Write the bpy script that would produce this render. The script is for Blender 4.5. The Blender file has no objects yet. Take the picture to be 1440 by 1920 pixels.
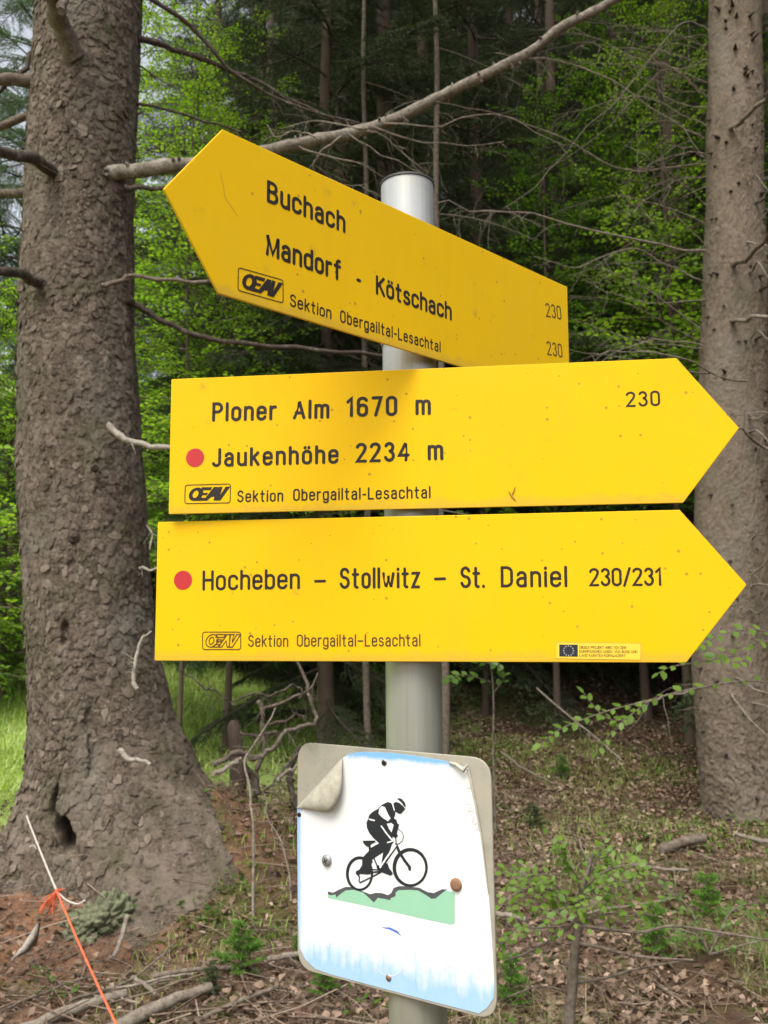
import bpy, math, random
import numpy as np
from mathutils import Vector, Matrix
from mathutils.geometry import tessellate_polygon

rnd = random.Random(7)
RNG = np.random.default_rng(11)
S = bpy.context.scene
COL = S.collection
CAMZ = 1.6
# ------------------------------------------------------------------ camera
PITCH, ROLL, FPX = 0.11413, -0.00662, 1676.8
cp, sp = math.cos(PITCH), math.sin(PITCH)
_F = np.array([0, cp, sp]); _R = np.array([1., 0, 0]); _U = np.array([0, -sp, cp])
cr, sr = math.cos(ROLL), math.sin(ROLL)
CR = cr*_R + sr*_U; CU = -sr*_R + cr*_U; CF = _F
EYE = np.array([0, 0, CAMZ])
cam = bpy.data.cameras.new('camera'); camo = bpy.data.objects.new('camera', cam); COL.objects.link(camo)
M = Matrix.Identity(4)
for i in range(3):
    M[i][0] = CR[i]; M[i][1] = CU[i]; M[i][2] = -CF[i]; M[i][3] = EYE[i]
camo.matrix_world = M
cam.sensor_fit = 'VERTICAL'; cam.sensor_height = 24; cam.lens = FPX/1920*24
cam.clip_start = 0.05; cam.clip_end = 600
cam.dof.use_dof = True; cam.dof.focus_distance = 1.0; cam.dof.aperture_fstop = 10
S.camera = camo
# ------------------------------------------------------------------ world, sun, exposure
w = bpy.data.worlds.new('World'); S.world = w; w.use_nodes = True
nt = w.node_tree; bg = nt.nodes['Background']
sky = nt.nodes.new('ShaderNodeTexSky'); sky.sky_type = 'NISHITA'; sky.sun_disc = False
SUN_EL, SUN_AZ = math.radians(60), math.radians(203)      # azimuth clockwise from +Y: from the left, behind the camera
sky.sun_elevation = SUN_EL; sky.sun_rotation = SUN_AZ; sky.dust_density = 4; sky.air_density = 1.2
hs = nt.nodes.new('ShaderNodeHueSaturation'); hs.inputs['Saturation'].default_value = 0.3
nt.links.new(sky.outputs[0], hs.inputs['Color']); nt.links.new(hs.outputs[0], bg.inputs[0])
bg.inputs[1].default_value = 0.15
sun = bpy.data.lights.new('sun', 'SUN'); sun.energy = 2.0; sun.angle = math.radians(34); sun.color = (1, .955, .88)
so = bpy.data.objects.new('sun', sun); COL.objects.link(so)
sd = Vector((math.sin(SUN_AZ)*math.cos(SUN_EL), math.cos(SUN_AZ)*math.cos(SUN_EL), math.sin(SUN_EL)))
so.rotation_euler = sd.to_track_quat('Z', 'Y').to_euler()
S.view_settings.view_transform = 'Standard'; S.view_settings.look = 'None'
S.view_settings.gamma = 1; S.view_settings.use_curve_mapping = False
S.view_settings.exposure = 0.76
S.render.engine = 'CYCLES'
S.cycles.max_bounces = 7; S.cycles.diffuse_bounces = 4; S.cycles.transmission_bounces = 5
S.cycles.use_denoising = True
S.cycles.use_fast_gi = False

# ------------------------------------------------------------------ helpers
def at(px, py, Y):
    d = CF + CR*(px-720)/FPX - CU*(py-960)/FPX
    return EYE + d*(Y/d[1])

def smooth(a, b, x):
    t = np.clip((x-a)/(b-a), 0, 1); return t*t*(3-2*t)

def hsh(i, j, s=0):
    n = (np.asarray(i).astype(np.int64)*374761393 + np.asarray(j).astype(np.int64)*668265263 + s*1442695041) & 0xffffffff
    n = ((n ^ (n >> 13))*1274126177) & 0xffffffff
    n = (n ^ (n >> 16)) & 0xffffffff
    n = ((n*2246822519) & 0xffffffff) ^ (n >> 15)
    return (n & 0xffffff)/float(0x1000000)

def vnoise(x, y, s=0):
    xi = np.floor(x); yi = np.floor(y); fx = x-xi; fy = y-yi
    fx = fx*fx*(3-2*fx); fy = fy*fy*(3-2*fy)
    a = hsh(xi, yi, s); b = hsh(xi+1, yi, s); c = hsh(xi, yi+1, s); d = hsh(xi+1, yi+1, s)
    return (a*(1-fx)+b*fx)*(1-fy) + (c*(1-fx)+d*fx)*fy - .5

def fnoise(x, y, s=0, o=4):
    r = 0; a = 1.
    for k in range(o):
        r = r + a*vnoise(x*2**k, y*2**k, s+k*17); a *= .5
    return r

def voro(u, v, s=0):
    ui = np.floor(u); vi = np.floor(v)
    F1 = np.full(u.shape, 9.); F2 = np.full(u.shape, 9.); ID = np.zeros(u.shape); DX = np.zeros(u.shape); DY = np.zeros(u.shape)
    for a in (-1, 0, 1):
        for b in (-1, 0, 1):
            ci = ui+a; cj = vi+b
            x = ci+.1+.8*hsh(ci, cj, s); y = cj+.1+.8*hsh(ci, cj, s+5)
            dx = u-x; dy = v-y; d = np.sqrt(dx*dx+dy*dy)
            near = d < F1
            F2 = np.where(near, F1, np.minimum(F2, d))
            ID = np.where(near, hsh(ci, cj, s+9), ID); DX = np.where(near, dx, DX); DY = np.where(near, dy, DY)
            F1 = np.where(near, d, F1)
    return F1, F2, ID, DX, DY

class MB:
    def __init__(s): s.V = []; s.F = []; s.n = 0
    def add(s, V, F, mat=0, tint=.5):
        V = np.asarray(V, float).reshape(-1, 3); F = np.asarray(F, int)
        if F.ndim == 1: F = F[None]
        s.V.append((V, np.broadcast_to(np.asarray(tint, float), (len(V),)))); s.F.append((F+s.n, mat)); s.n += len(V)
    def tube(s, P, R, seg=6, mat=0, tint=.5, cap=True, lump=0):
        P = np.asarray(P, float); n = len(P); R = np.broadcast_to(np.asarray(R, float), (n,)).copy()
        T = np.gradient(P, axis=0); T /= np.linalg.norm(T, axis=1)[:, None]+1e-9
        u = np.cross(T[0], [0, 0, 1.]); 
        if np.linalg.norm(u) < .1: u = np.cross(T[0], [1., 0, 0])
        u /= np.linalg.norm(u); A = []
        a = np.arange(seg)*2*np.pi/seg
        for i in range(n):
            u = u-T[i]*(u@T[i]); u /= np.linalg.norm(u)+1e-9; v = np.cross(T[i], u)
            r = R[i]*(1+(lump*RNG.uniform(-1, 1, seg) if lump else 0))
            A.append(P[i]+(np.cos(a)*r)[:, None]*u+(np.sin(a)*r)[:, None]*v)
        A = np.concatenate(A); i = np.arange(n-1)[:, None]*seg; j = np.arange(seg)[None]; k = (j+1) % seg
        s.add(A, np.stack([i+j, i+k, i+seg+k, i+seg+j], -1).reshape(-1, 4), mat, tint)
        if cap:
            for e in (0, n-1):
                ring = A[e*seg:(e+1)*seg]
                s.add(ring, list(range(seg)) if e else list(range(seg))[::-1], mat, tint)
    def mesh(s, name, mats, smoothf=True):
        V = np.concatenate([v for v, t in s.V]); T = np.concatenate([t for v, t in s.V])
        me = bpy.data.meshes.new(name); me.vertices.add(len(V)); me.vertices.foreach_set('co', V.ravel())
        loops = np.concatenate([f.ravel() for f, m in s.F]); tot = np.concatenate([np.full(len(f), f.shape[1]) for f, m in s.F])
        mi = np.concatenate([np.full(len(f), m) for f, m in s.F])
        me.loops.add(len(loops)); me.loops.foreach_set('vertex_index', loops.astype(np.int32))
        me.polygons.add(len(tot)); me.polygons.foreach_set('loop_start', np.concatenate([[0], np.cumsum(tot)[:-1]]).astype(np.int32))
        me.polygons.foreach_set('material_index', mi.astype(np.int32))
        me.polygons.foreach_set('use_smooth', np.full(len(tot), smoothf))
        for m in (mats if isinstance(mats, (list, tuple)) else [mats]): me.materials.append(m)
        at_ = me.attributes.new('tint', 'FLOAT', 'POINT'); at_.data.foreach_set('value', T.astype(np.float32))
        me.update(calc_edges=True); return me
    def build(s, name, mats, parent=None, smoothf=True):
        return link(name, s.mesh(name, mats, smoothf), parent)

def link(name, data, parent=None):
    o = bpy.data.objects.new(name, data); COL.objects.link(o)
    if parent is not None: o.parent = parent
    return o
def thing(name, label, cat, loc=(0, 0, 0), group=None):
    return tag(link(name, None), label, cat, group, loc)
def tag(o, label, cat, group=None, loc=None):
    if loc is not None: o.location = loc
    o['label'] = label; o['category'] = cat
    if group: o['group'] = group
    return o
def catmull(P, n=6):
    P = np.asarray(P, float); Q = np.vstack([2*P[0]-P[1], P, 2*P[-1]-P[-2]]); out = []
    for i in range(1, len(Q)-2):
        for t in np.arange(n)/n:
            out.append(.5*((2*Q[i])+(Q[i+1]-Q[i-1])*t+(2*Q[i-1]-5*Q[i]+4*Q[i+1]-Q[i+2])*t*t+(-Q[i-1]+3*Q[i]-3*Q[i+1]+Q[i+2])*t**3))
    out.append(P[-1]); return np.array(out)

# ------------------------------------------------------------------ materials
class NT:
    def __init__(s, name):
        s.m = bpy.data.materials.new(name); s.m.use_nodes = True; s.t = s.m.node_tree; s.p = s.t.nodes['Principled BSDF']
    def n(s, typ, **kw):
        nd = s.t.nodes.new('ShaderNode'+typ)
        for k, v in kw.items(): setattr(nd, k, v)
        return nd
    def l(s, a, b): s.t.links.new(a, b)
    def coord(s, scale=(1, 1, 1), which='Object'):
        tc = s.n('TexCoord'); mp = s.n('Mapping'); mp.inputs['Scale'].default_value = scale
        s.l(tc.outputs[which], mp.inputs[0]); return mp.outputs[0]
    def noise(s, vec, scale, detail=6, rough=.55, dist=0):
        nd = s.n('TexNoise'); nd.inputs['Scale'].default_value = scale; nd.inputs['Detail'].default_value = detail
        nd.inputs['Roughness'].default_value = rough; nd.inputs['Distortion'].default_value = dist
        if vec is not None: s.l(vec, nd.inputs['Vector'])
        return nd.outputs['Fac']
    def vor(s, vec, scale, feature='F1'):
        nd = s.n('TexVoronoi', feature=feature); nd.inputs['Scale'].default_value = scale
        if vec is not None: s.l(vec, nd.inputs['Vector'])
        return nd.outputs['Distance']
    def ramp(s, fac, stops, interp='LINEAR'):
        nd = s.n('ValToRGB'); cr_ = nd.color_ramp; cr_.interpolation = interp
        while len(cr_.elements) < len(stops): cr_.elements.new(.5)
        for e, (p_, c) in zip(cr_.elements, stops):
            e.position = p_; e.color = (c, c, c, 1) if not hasattr(c, '__len__') else (*c, 1)
        s.l(fac, nd.inputs[0]); return nd.outputs[0]
    def mix(s, f, a, b, mode='MIX'):
        nd = s.n('Mix', data_type='RGBA', blend_type=mode)
        for v, i in ((f, 0), (a, 6), (b, 7)):
            if isinstance(v, (int, float)): nd.inputs[i].default_value = v
            elif isinstance(v, tuple): nd.inputs[i].default_value = (*v, 1)
            else: s.l(v, nd.inputs[i])
        return nd.outputs[2]
    def math(s, op, a, b=0, c=None):
        nd = s.n('Math', operation=op)
        for i, v in enumerate((a, b) if c is None else (a, b, c)):
            if isinstance(v, (int, float)): nd.inputs[i].default_value = v
            else: s.l(v, nd.inputs[i])
        return nd.outputs[0]
    def bump(s, h, dist, strength=1):
        nd = s.n('Bump'); nd.inputs['Distance'].default_value = dist; nd.inputs['Strength'].default_value = strength
        s.l(h, nd.inputs['Height']); s.l(nd.outputs[0], s.p.inputs['Normal']); return nd
    def attr(s, name='tint'):
        nd = s.n('Attribute'); nd.attribute_name = name; return nd.outputs['Fac']
    def col(s, c, rough=.8, spec=None, metal=None):
        if isinstance(c, tuple): s.p.inputs['Base Color'].default_value = (*c, 1)
        else: s.l(c, s.p.inputs['Base Color'])
        if isinstance(rough, (int, float)): s.p.inputs['Roughness'].default_value = rough
        else: s.l(rough, s.p.inputs['Roughness'])
        if spec is not None: s.p.inputs['Specular IOR Level'].default_value = spec
        if metal is not None: s.p.inputs['Metallic'].default_value = metal
        return s.m

def bark_mat(name, lo, mid, hi, moss=.0, grey=None, mossc=(.05, .06, .02), fine=False):
    k = NT(name); v = k.coord(); n1 = k.noise(v, 28 if fine else 6, 8, .75); n2 = k.noise(v, 70, 6, .7); t = k.attr()
    f = k.math('ADD', k.math('MULTIPLY', t, .3), k.ramp(n1, [(.3, 0.), (.7, .75)])) if fine else k.math('ADD', k.math('MULTIPLY', t, .6), k.math('MULTIPLY', n1, .45))
    c = k.ramp(f, [(.15, lo), (.5, mid), (.85, hi)])
    c = k.mix(k.math('MULTIPLY', k.ramp(n2, [(.4, 0.), (.65, 1.)]), .55), c, hi)
    if grey: c = k.mix(k.ramp(k.noise(v, 2.2, 5, .6), [(.52, 0.), (.68, .8)]), c, grey)
    if moss: c = k.mix(k.math('MULTIPLY', k.ramp(k.noise(v, 3.1, 7, .7), [(.5, 0.), (.66, 1.)]), moss), c, mossc)
    vv = k.n('TexVoronoi'); vv.inputs['Scale'].default_value = 62; k.l(k.mix(.04, v, k.n('TexNoise', noise_dimensions='3D').outputs['Color']), vv.inputs['Vector']); sc_ = k.n('SeparateColor'); k.l(vv.outputs['Color'], sc_.inputs[0])
    k.bump(k.math('ADD', k.math('MULTIPLY', sc_.outputs[0], .8), k.math('ADD', n2, k.noise(v, 220, 4, .7))), .006, .9)
    if fine:
        c = k.mix(k.ramp(k.noise(v, 55, 5, .7), [(.6, 0.), (.68, .85)]), c, tuple(x*.35 for x in lo)); c = k.mix(k.ramp(k.noise(v, 14, 5, .7), [(.56, 0.), (.66, .6)]), c, (.20, .20, .15))
    return k.col(c, .9, .15)

def leaf_mat(name, stops, trans=.5, rough=.45, spec=.35):
    k = NT(name); t = k.attr(); oi = k.n('ObjectInfo'); v = k.coord()
    f = k.math('ADD', k.math('MULTIPLY', t, .7), k.math('MULTIPLY', oi.outputs['Random'], .3))
    c = k.ramp(f, stops)
    k.col(c, rough, spec)
    tr = k.n('BsdfTranslucent'); k.l(k.mix(1., c, (1.5, 1.7, .55), 'MULTIPLY'), tr.inputs[0])
    ms = k.n('MixShader'); ms.inputs[0].default_value = trans
    k.l(k.p.outputs[0], ms.inputs[1]); k.l(tr.outputs[0], ms.inputs[2])
    k.l(ms.outputs[0], k.t.nodes['Material Output'].inputs['Surface'])
    return k.m

def plain(name, c, rough=.8, spec=.3, var=.25, sc=30, bump=0, metal=0):
    k = NT(name); v = k.coord(); n = k.noise(v, sc, 6, .6)
    cc = k.mix(n, tuple(x*(1-var) for x in c), tuple(min(1, x*(1+var)) for x in c))
    if bump: k.bump(n, bump, 1)
    return k.col(cc, rough, spec, metal)

MAT = {}
MAT['bark'] = bark_mat('spruce_bark', (.024, .018, .013), (.092, .069, .051), (.235, .19, .148), .5, (.17, .15, .12))
MAT['bark_r'] = bark_mat('pale_spruce_bark', (.07, .052, .036), (.16, .122, .088), (.26, .21, .16), .25, (.22, .19, .15))
MAT['bark_far'] = bark_mat('far_bark', (.05, .036, .028), (.10, .07, .052), (.17, .13, .10), .2)
MAT['wood_dead'] = bark_mat('dead_wood', (.09, .07, .05), (.19, .155, .12), (.36, .31, .25), fine=True)
MAT['wood_brown'] = bark_mat('brown_branch_bark', (.05, .038, .028), (.14, .11, .082), (.27, .22, .175), fine=True)
MAT['wood_dark'] = bark_mat('dark_branch_bark', (.03, .024, .018), (.065, .05, .038), (.13, .105, .085), fine=True)
MAT['wood_pale'] = bark_mat('peeled_branch_wood', (.13, .105, .08), (.30, .26, .21), (.47, .42, .36), fine=True)
MAT['branch_grey'] = bark_mat('grey_branch_bark', (.05, .04, .032), (.17, .145, .115), (.33, .29, .24), fine=True)
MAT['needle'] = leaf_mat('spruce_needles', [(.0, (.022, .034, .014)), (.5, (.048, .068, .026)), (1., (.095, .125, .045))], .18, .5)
MAT['needle_b'] = leaf_mat('blue_green_needles', [(.0, (.05, .085, .05)), (.5, (.09, .15, .08)), (1., (.16, .24, .13))], .3, .5)
MAT['needle_y'] = leaf_mat('fresh_green_needles', [(.0, (.04, .09, .02)), (.5, (.09, .18, .03)), (1., (.16, .30, .05))], .35, .5)
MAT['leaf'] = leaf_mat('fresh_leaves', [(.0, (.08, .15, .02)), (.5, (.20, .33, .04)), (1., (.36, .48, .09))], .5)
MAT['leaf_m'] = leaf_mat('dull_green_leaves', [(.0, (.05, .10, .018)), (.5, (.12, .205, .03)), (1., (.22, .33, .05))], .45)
MAT['leaf_d'] = leaf_mat('shaded_leaves', [(.0, (.035, .075, .016)), (.5, (.075, .15, .024)), (1., (.16, .27, .035))], .45)  # darker copy of the leaf green, the wood's shade put into the colour
MAT['grass'] = leaf_mat('meadow_grass', [(.0, (.20, .30, .06)), (.5, (.33, .45, .10)), (1., (.62, .62, .32))], .3)
MAT['grass_dry'] = leaf_mat('dry_grass', [(.0, (.10, .13, .035)), (.5, (.20, .20, .08)), (1., (.40, .34, .19))], .25)
MAT['litter'] = leaf_mat('fallen_leaves', [(.0, (.05, .033, .02)), (.4, (.16, .105, .068)), (.72, (.34, .24, .17)), (1., (.58, .46, .36))], .1, .6)
MAT['twigs'] = bark_mat('twig_litter', (.07, .045, .03), (.19, .13, .09), (.38, .30, .23))

# ------------------------------------------------------------------ ground
def gh(x, y):
    x = np.asarray(x, float); y = np.asarray(y, float)
    z = .60*np.exp(-(((x+.98)/.68)**2+((y-5.34)/.55)**2)) + .16*np.exp(-(((x+1.9)/.7)**2+((y-5.2)/.8)**2))
    z = z + .30*smooth(6, 13, y)*smooth(.5, -1.5, x) + .55*smooth(8, 15, y)*smooth(-1.5, -4, x)
    z = z + 1.6*smooth(7.6, 17, y)*smooth(-1.2, .6, x)
    z = z + .62*np.maximum(0, y-19-1.5*vnoise(x/6, y/6, 3))*smooth(-9, -2, x) + .35*np.maximum(0, y-24)*(1-smooth(-9, -2, x))
    z = z + .10*fnoise(x/1.3, y/1.3, 4, 4)*smooth(1.2, 3, np.abs(y)+.3*np.abs(x)) + .035*fnoise(x*2.3, y*2.3, 8, 3)
    z = np.where(y < 2.4, z*smooth(.4, 2.4, y), z)
    z = np.minimum(z, 30+0*z)
    return z

def axis(lo, hi, step, far_lo, far_hi, g=1.09):
    a = list(np.arange(lo, hi, step)); s_ = step
    while a[-1] < far_hi: s_ *= g; a.append(a[-1]+s_)
    b = []; s_ = step; c = lo
    while c > far_lo: s_ *= g; c -= s_; b.append(c)
    return np.array(b[::-1]+a)
xs = axis(-5, 5, .035, -220, 220); ys = axis(2.6, 12, .035, -220, 260)
X, Y = np.meshgrid(xs, ys); Z = gh(X, Y)
lump = .02*fnoise(X*9, Y*9, 31, 3)
Z = Z+lump
g = MB(); nx = len(xs); ny = len(ys); I = np.arange(ny-1)[:, None]*nx; J = np.arange(nx-1)[None]
g.add(np.stack([X, Y, Z], -1).reshape(-1, 3), np.stack([I+J, I+J+1, I+nx+J+1, I+nx+J], -1).reshape(-1, 4))
k = NT('forest_floor'); v = k.coord()
sx = k.n('SeparateXYZ'); k.l(v, sx.inputs[0])
nA = k.noise(v, 1.3, 8, .65); nB = k.noise(v, 9, 8, .7); nC = k.noise(v, 60, 6, .7); nD = k.noise(v, .9, 5, .6)
soil = k.ramp(nB, [(.25, (.035, .022, .014)), (.5, (.10, .058, .035)), (.75, (.19, .115, .075))])
red = k.ramp(nB, [(.25, (.10, .046, .026)), (.5, (.28, .14, .08)), (.75, (.42, .27, .17))])
leftw = k.ramp(k.math('MULTIPLY_ADD', sx.outputs[0], -.25, .35), [(.4, 0.), (.75, 1.)])
c = k.mix(k.math('MULTIPLY', leftw, k.ramp(nA, [(.3, .2), (.6, 1.)])), soil, red)
c = k.mix(k.ramp(nC, [(.5, 0.), (.8, .5)]), c, (.30, .22, .15))
c = k.mix(k.ramp(k.noise(v, 3.4, 7, .7), [(.52, 0.), (.62, .55)]), c, (.075, .062, .05))
c = k.mix(k.ramp(k.noise(v, 2.1, 8, .72), [(.5, 0.), (.6, .9)]), c, k.ramp(nC, [(.3, (.03, .05, .012)), (.7, (.12, .15, .03))]))
# meadow: past the spruce on the left
mx = k.math('ADD', k.math('MULTIPLY', sx.outputs[0], -.22), k.math('MULTIPLY_ADD', sx.outputs[1], .16, -1.15))
md = k.ramp(k.math('ADD', mx, k.math('MULTIPLY', nA, .25)), [(.35, 0.), (.6, 1.)])
c = k.mix(md, c, k.ramp(nB, [(.3, (.17, .25, .06)), (.7, (.32, .40, .13))]))
k.bump(k.math('ADD', nB, k.math('MULTIPLY', nC, .5)), .03, .9)
ground = g.build('ground', k.col(c, .95, .1)); ground['kind'] = 'structure'

# ------------------------------------------------------------------ trunks with bark relief
def trunk_geo(mb, cx, cy, rf, zs, nth, rl=None, rr=None, amp=.008, cell=(.045, .06), seed=0, holes=(), flare=None):
    """cx(z), cy(z) centre line, rf(z) radius; rl/rr radii toward -x / +x; relief is real geometry"""
    t = np.linspace(-1, 1, nth, endpoint=False)
    th = -np.pi/2+np.pi*(t-.42*np.sin(np.pi*t)/np.pi*1.0)
    TH, ZZ = np.meshgrid(th, zs)
    r0 = np.interp(ZZ, *rf); c_ = np.cos(TH)
    r = r0.copy()
    if rr is not None: r += (np.interp(ZZ, *rr)-r0)*np.maximum(0, c_)**1.6
    if rl is not None: r += (np.interp(ZZ, *rl)-r0)*np.maximum(0, -c_)**1.6
    rm = np.interp(1.5, *rf)
    u = (TH+np.pi/2)*rm; v_ = ZZ
    vz = np.concatenate([[0], np.cumsum(np.diff(zs)*rm/np.interp((zs[1:]+zs[:-1])/2, rf[0], (np.array(rf[1])+np.array((rl or rf)[1])+np.array((rr or rf)[1]))/3))]); v_ = np.broadcast_to(vz[:, None], ZZ.shape)
    wu = u+.035*fnoise(u*11, v_*7, seed+1, 5); wv = v_+.05*fnoise(u*10, v_*8, seed+2, 5)
    F1, F2, ID, DX, DY = voro(wu/cell[0], wv/cell[1], seed+3)
    G1, G2, ID2, EX, EY = voro(wu/cell[0]*1.9+5, wv/cell[1]*1.6, seed+4)
    K1, K2, ID3, _, _ = voro(wu/cell[0]*.55+9, wv/cell[1]*.4, seed+12)
    gr = smooth(.0, .16, F2-F1); gr2 = smooth(0, .2, G2-G1); patch = smooth(-.25, .25, fnoise(u*3, v_*2.2, seed+7, 3))
    tl_ = lambda I_, a, b_: a*(hsh(np.floor(I_*9999), 3)-.5)*1.2+b_*(-.1-hsh(np.floor(I_*9999), 7))*1.1
    h = amp*(.55*ID+.50*ID3+tl_(ID, DX, DY)*.55*(.4+patch)+(.32*ID2+.3*tl_(ID2, EX, EY))+.30*(gr-1)*(.3+patch)+.14*(gr2-1)+.5*fnoise(u*7, v_*5, seed+5, 4)+.22*fnoise(u*60, v_*45, seed+15, 2))
    big = 1+smooth(1.2, .1, ZZ)*1.2
    r = r+h*big+.018*fnoise(u*1.7, v_*1.2, seed+6, 3)
    if flare: r += flare(TH, ZZ)
    for (ht, hz, wt, wz, d) in holes:
        wx_ = .11*fnoise(u*13, v_*10, seed+31, 3); wz_ = .12*fnoise(u*12+7, v_*10, seed+32, 3)
        dd = ((TH-ht+wx_)/wt)**2+((ZZ-hz+wz_)/wz)**2+1.0*fnoise(u*11, v_*9, seed+8, 4)
        r = r-d*smooth(1.2, .2, dd)
    x = np.interp(ZZ, *cx)+r*np.cos(TH); y = np.interp(ZZ, *cy)+r*np.sin(TH)*1.0
    n, m = len(zs), nth; i = np.arange(n-1)[:, None]*m; j = np.arange(m)[None]; kx = (j+1) % m
    r = r-amp*.9
    x = np.interp(ZZ, *cx)+r*np.cos(TH); y = np.interp(ZZ, *cy)+r*np.sin(TH)*1.0
    global GRID
    GRID = (x, y, ZZ, TH)
    tint = np.clip(.12+.4*ID+.3*ID2+.2*ID3, 0, 1)
    mb.add(np.stack([x, y, ZZ], -1), np.stack([i+j, i+kx, i+m+kx, i+m+j], -1).reshape(-1, 4), 0, tint.ravel())

def sil(rows, Yd):
    """silhouette rows (pixel y, left, right) -> heights, left x, right x at distance Yd"""
    z = [];l = [];r_ = []
    for py, a, b in rows:
        A = at(a, py, Yd); B = at(b, py, Yd); z.append((A[2]+B[2])/2); l.append(A[0]); r_.append(B[0])
    o = np.argsort(z); return np.array(z)[o], np.array(l)[o], np.array(r_)[o]

# --- the big spruce on the left
TY = 5.3
z, l, r_ = sil([(0, 72, 262), (200, 60, 254), (400, 51, 249), (600, 42, 248), (800, 38, 258), (900, 38, 268), (1000, 45, 275), (1100, 52, 281),
                (1240, 60, 300), (1350, 64, 330), (1450, 62, 376), (1520, 45, 428), (1600, -5, 505), (1700, -55, 590), (1800, -80, 650)], TY)
cxs = (l+r_)/2; low = z < 1.75; cx_up = np.interp(1.8, z, cxs)
cxs = np.where(low, cx_up+(1.75-z)*.01, cxs)
RL = cxs-l; RR = r_-cxs; RF = np.minimum(RL, RR); RF = np.where(low, np.interp(1.8, z, (RL+RR)/2)*(1+.35*np.clip((1.4-z)/1.4, 0, 1)**2), (RL+RR)/2)
zt = np.append(z, [8, 14, 24]); cx_ = np.append(cxs, [cxs[-1]+.03, cxs[-1]+.1, cxs[-1]+.1])
def ext(a): return np.append(a, [a[-1]*.93, a[-1]*.6, .05])
TL = thing('spruce_tree', 'thick spruce trunk with scaly brown bark and flared roots on the left', 'tree', (0, 0, 0))
zs = np.concatenate([np.arange(-.15, 6.3, .0064), np.arange(6.35, 24, .25)])
mb = MB()
def flareL(TH, ZZ):
    f = .0
    for a, h, s_, wd in ((-2.35, .40, .45, .30), (-1.0, .22, .40, .25), (-1.65, .12, .3, .2), (-.35, .06, .6, .3)):
        f = f+h*np.exp(-np.maximum(ZZ, 0)/s_*1.9)*np.exp(-((TH-a)/wd)**2)
    return f
trunk_geo(mb, (zt, cx_), (zt, np.full(len(zt), TY)), (zt, ext(RF)), zs, 340, (zt, ext(RL)), (zt, ext(RR)), .0105, (.044, .058), 3,
          holes=[(-1.47, .44, .15, .12, .22), (-1.62, .60, .06, .10, .06), (-1.15, .92, .09, .25, .03), (-1.72, 2.37, .07, .045, .02), (-1.46, 1.88, .06, .045, .02), (-1.57, 1.5, .07, .05, .04)], flare=flareL)
mb.build('trunk', MAT['bark'], TL)
GL = GRID
def flakes(parent, G_, n, zr, seed, size, mat, half=1.35, nobj=300):
    """loose scales of bark lying on the trunk, lower edge lifted; the first ones are single parts, the rest one part"""
    x, y, z, th = G_; r = np.random.default_rng(seed); rows = np.where((z[:, 0] > zr[0]) & (z[:, 0] < zr[1]))[0]; cols = np.where(np.abs(th[0]+np.pi/2) < half)[0]
    i = r.choice(rows[3:-3], n); i = np.where(r.random(n) < .22, rows[3]+(i-rows[3])//4, i); j = r.choice(cols, n); P = np.stack([x[i, j], y[i, j], z[i, j]], 1)
    a = np.stack([x[i, (j+2) % x.shape[1]]-x[i, j-2], y[i, (j+2) % x.shape[1]]-y[i, j-2], 0*z[i, j]], 1); a /= np.linalg.norm(a, axis=1)[:, None]
    b_ = np.stack([x[i+3, j]-x[i-3, j], y[i+3, j]-y[i-3, j], z[i+3, j]-z[i-3, j]], 1); b_ -= a*np.sum(a*b_, 1)[:, None]; b_ /= np.linalg.norm(b_, axis=1)[:, None]; nn = np.cross(a, b_)
    pn = fnoise(th[i, j]*2.2, z[i, j]*1.6, seed, 4); sz = size[0]*.6+(size[1]-size[0]*.6)*r.beta(1.2, 3.2, n)*(1.5+1.6*np.clip(pn, -.6, .6)); kp = np.argsort(-sz); i, j, P, a, b_, nn, sz = i[kp], j[kp], P[kp], a[kp], b_[kp], nn[kp], sz[kp]
    k_ = 8; t = np.arange(k_)*2*np.pi/k_; rad = r.uniform(.62, 1.15, (n, k_)); asp = r.uniform(.75, 1.5, (n, 1)); U = rad*np.cos(t)/asp; V = rad*np.sin(t)*asp
    lift = .05+.22*np.clip(.25-V*.55+r.normal(0, .35, (n, 1))*U, 0, 1.2)
    ring = P[:, None]+sz[:, None, None]*(U[..., None]*a[:, None]+V[..., None]*b_[:, None]+lift[..., None]*nn[:, None])
    base = P[:, None]+sz[:, None, None]*(U[..., None]*.8*a[:, None]+V[..., None]*.8*b_[:, None]-.12*nn[:, None])
    cen = P+sz[:, None]*nn*.2
    tn = np.clip(.5+.27*r.normal(size=n), .05, 1); F = [[16, q, (q+1) % 8] for q in range(8)]; F4 = [[q, 8+q, 8+(q+1) % 8, (q+1) % 8] for q in range(8)]
    big = MB()
    for q in range(n):
        VV = np.concatenate([ring[q], base[q], cen[q][None]])
        if q < nobj:
            mb = MB(); mb.add(VV, F, 0, tn[q]); mb.add(VV[:0], np.zeros((0, 3), int)); mb.F.append((np.array(F4), 0)); mb.build('bark_scale', mat, parent, False)
        else:
            n0 = big.n; big.add(VV, F, 0, tn[q]); big.F.append((np.array(F4)+n0, 0))
    o = big.build('bark_scales', mat, parent, False); o['kind'] = 'stuff'
flakes(TL, GL, 5200, (.15, 6.0), 21, (.009, .029), MAT['bark'])

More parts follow.
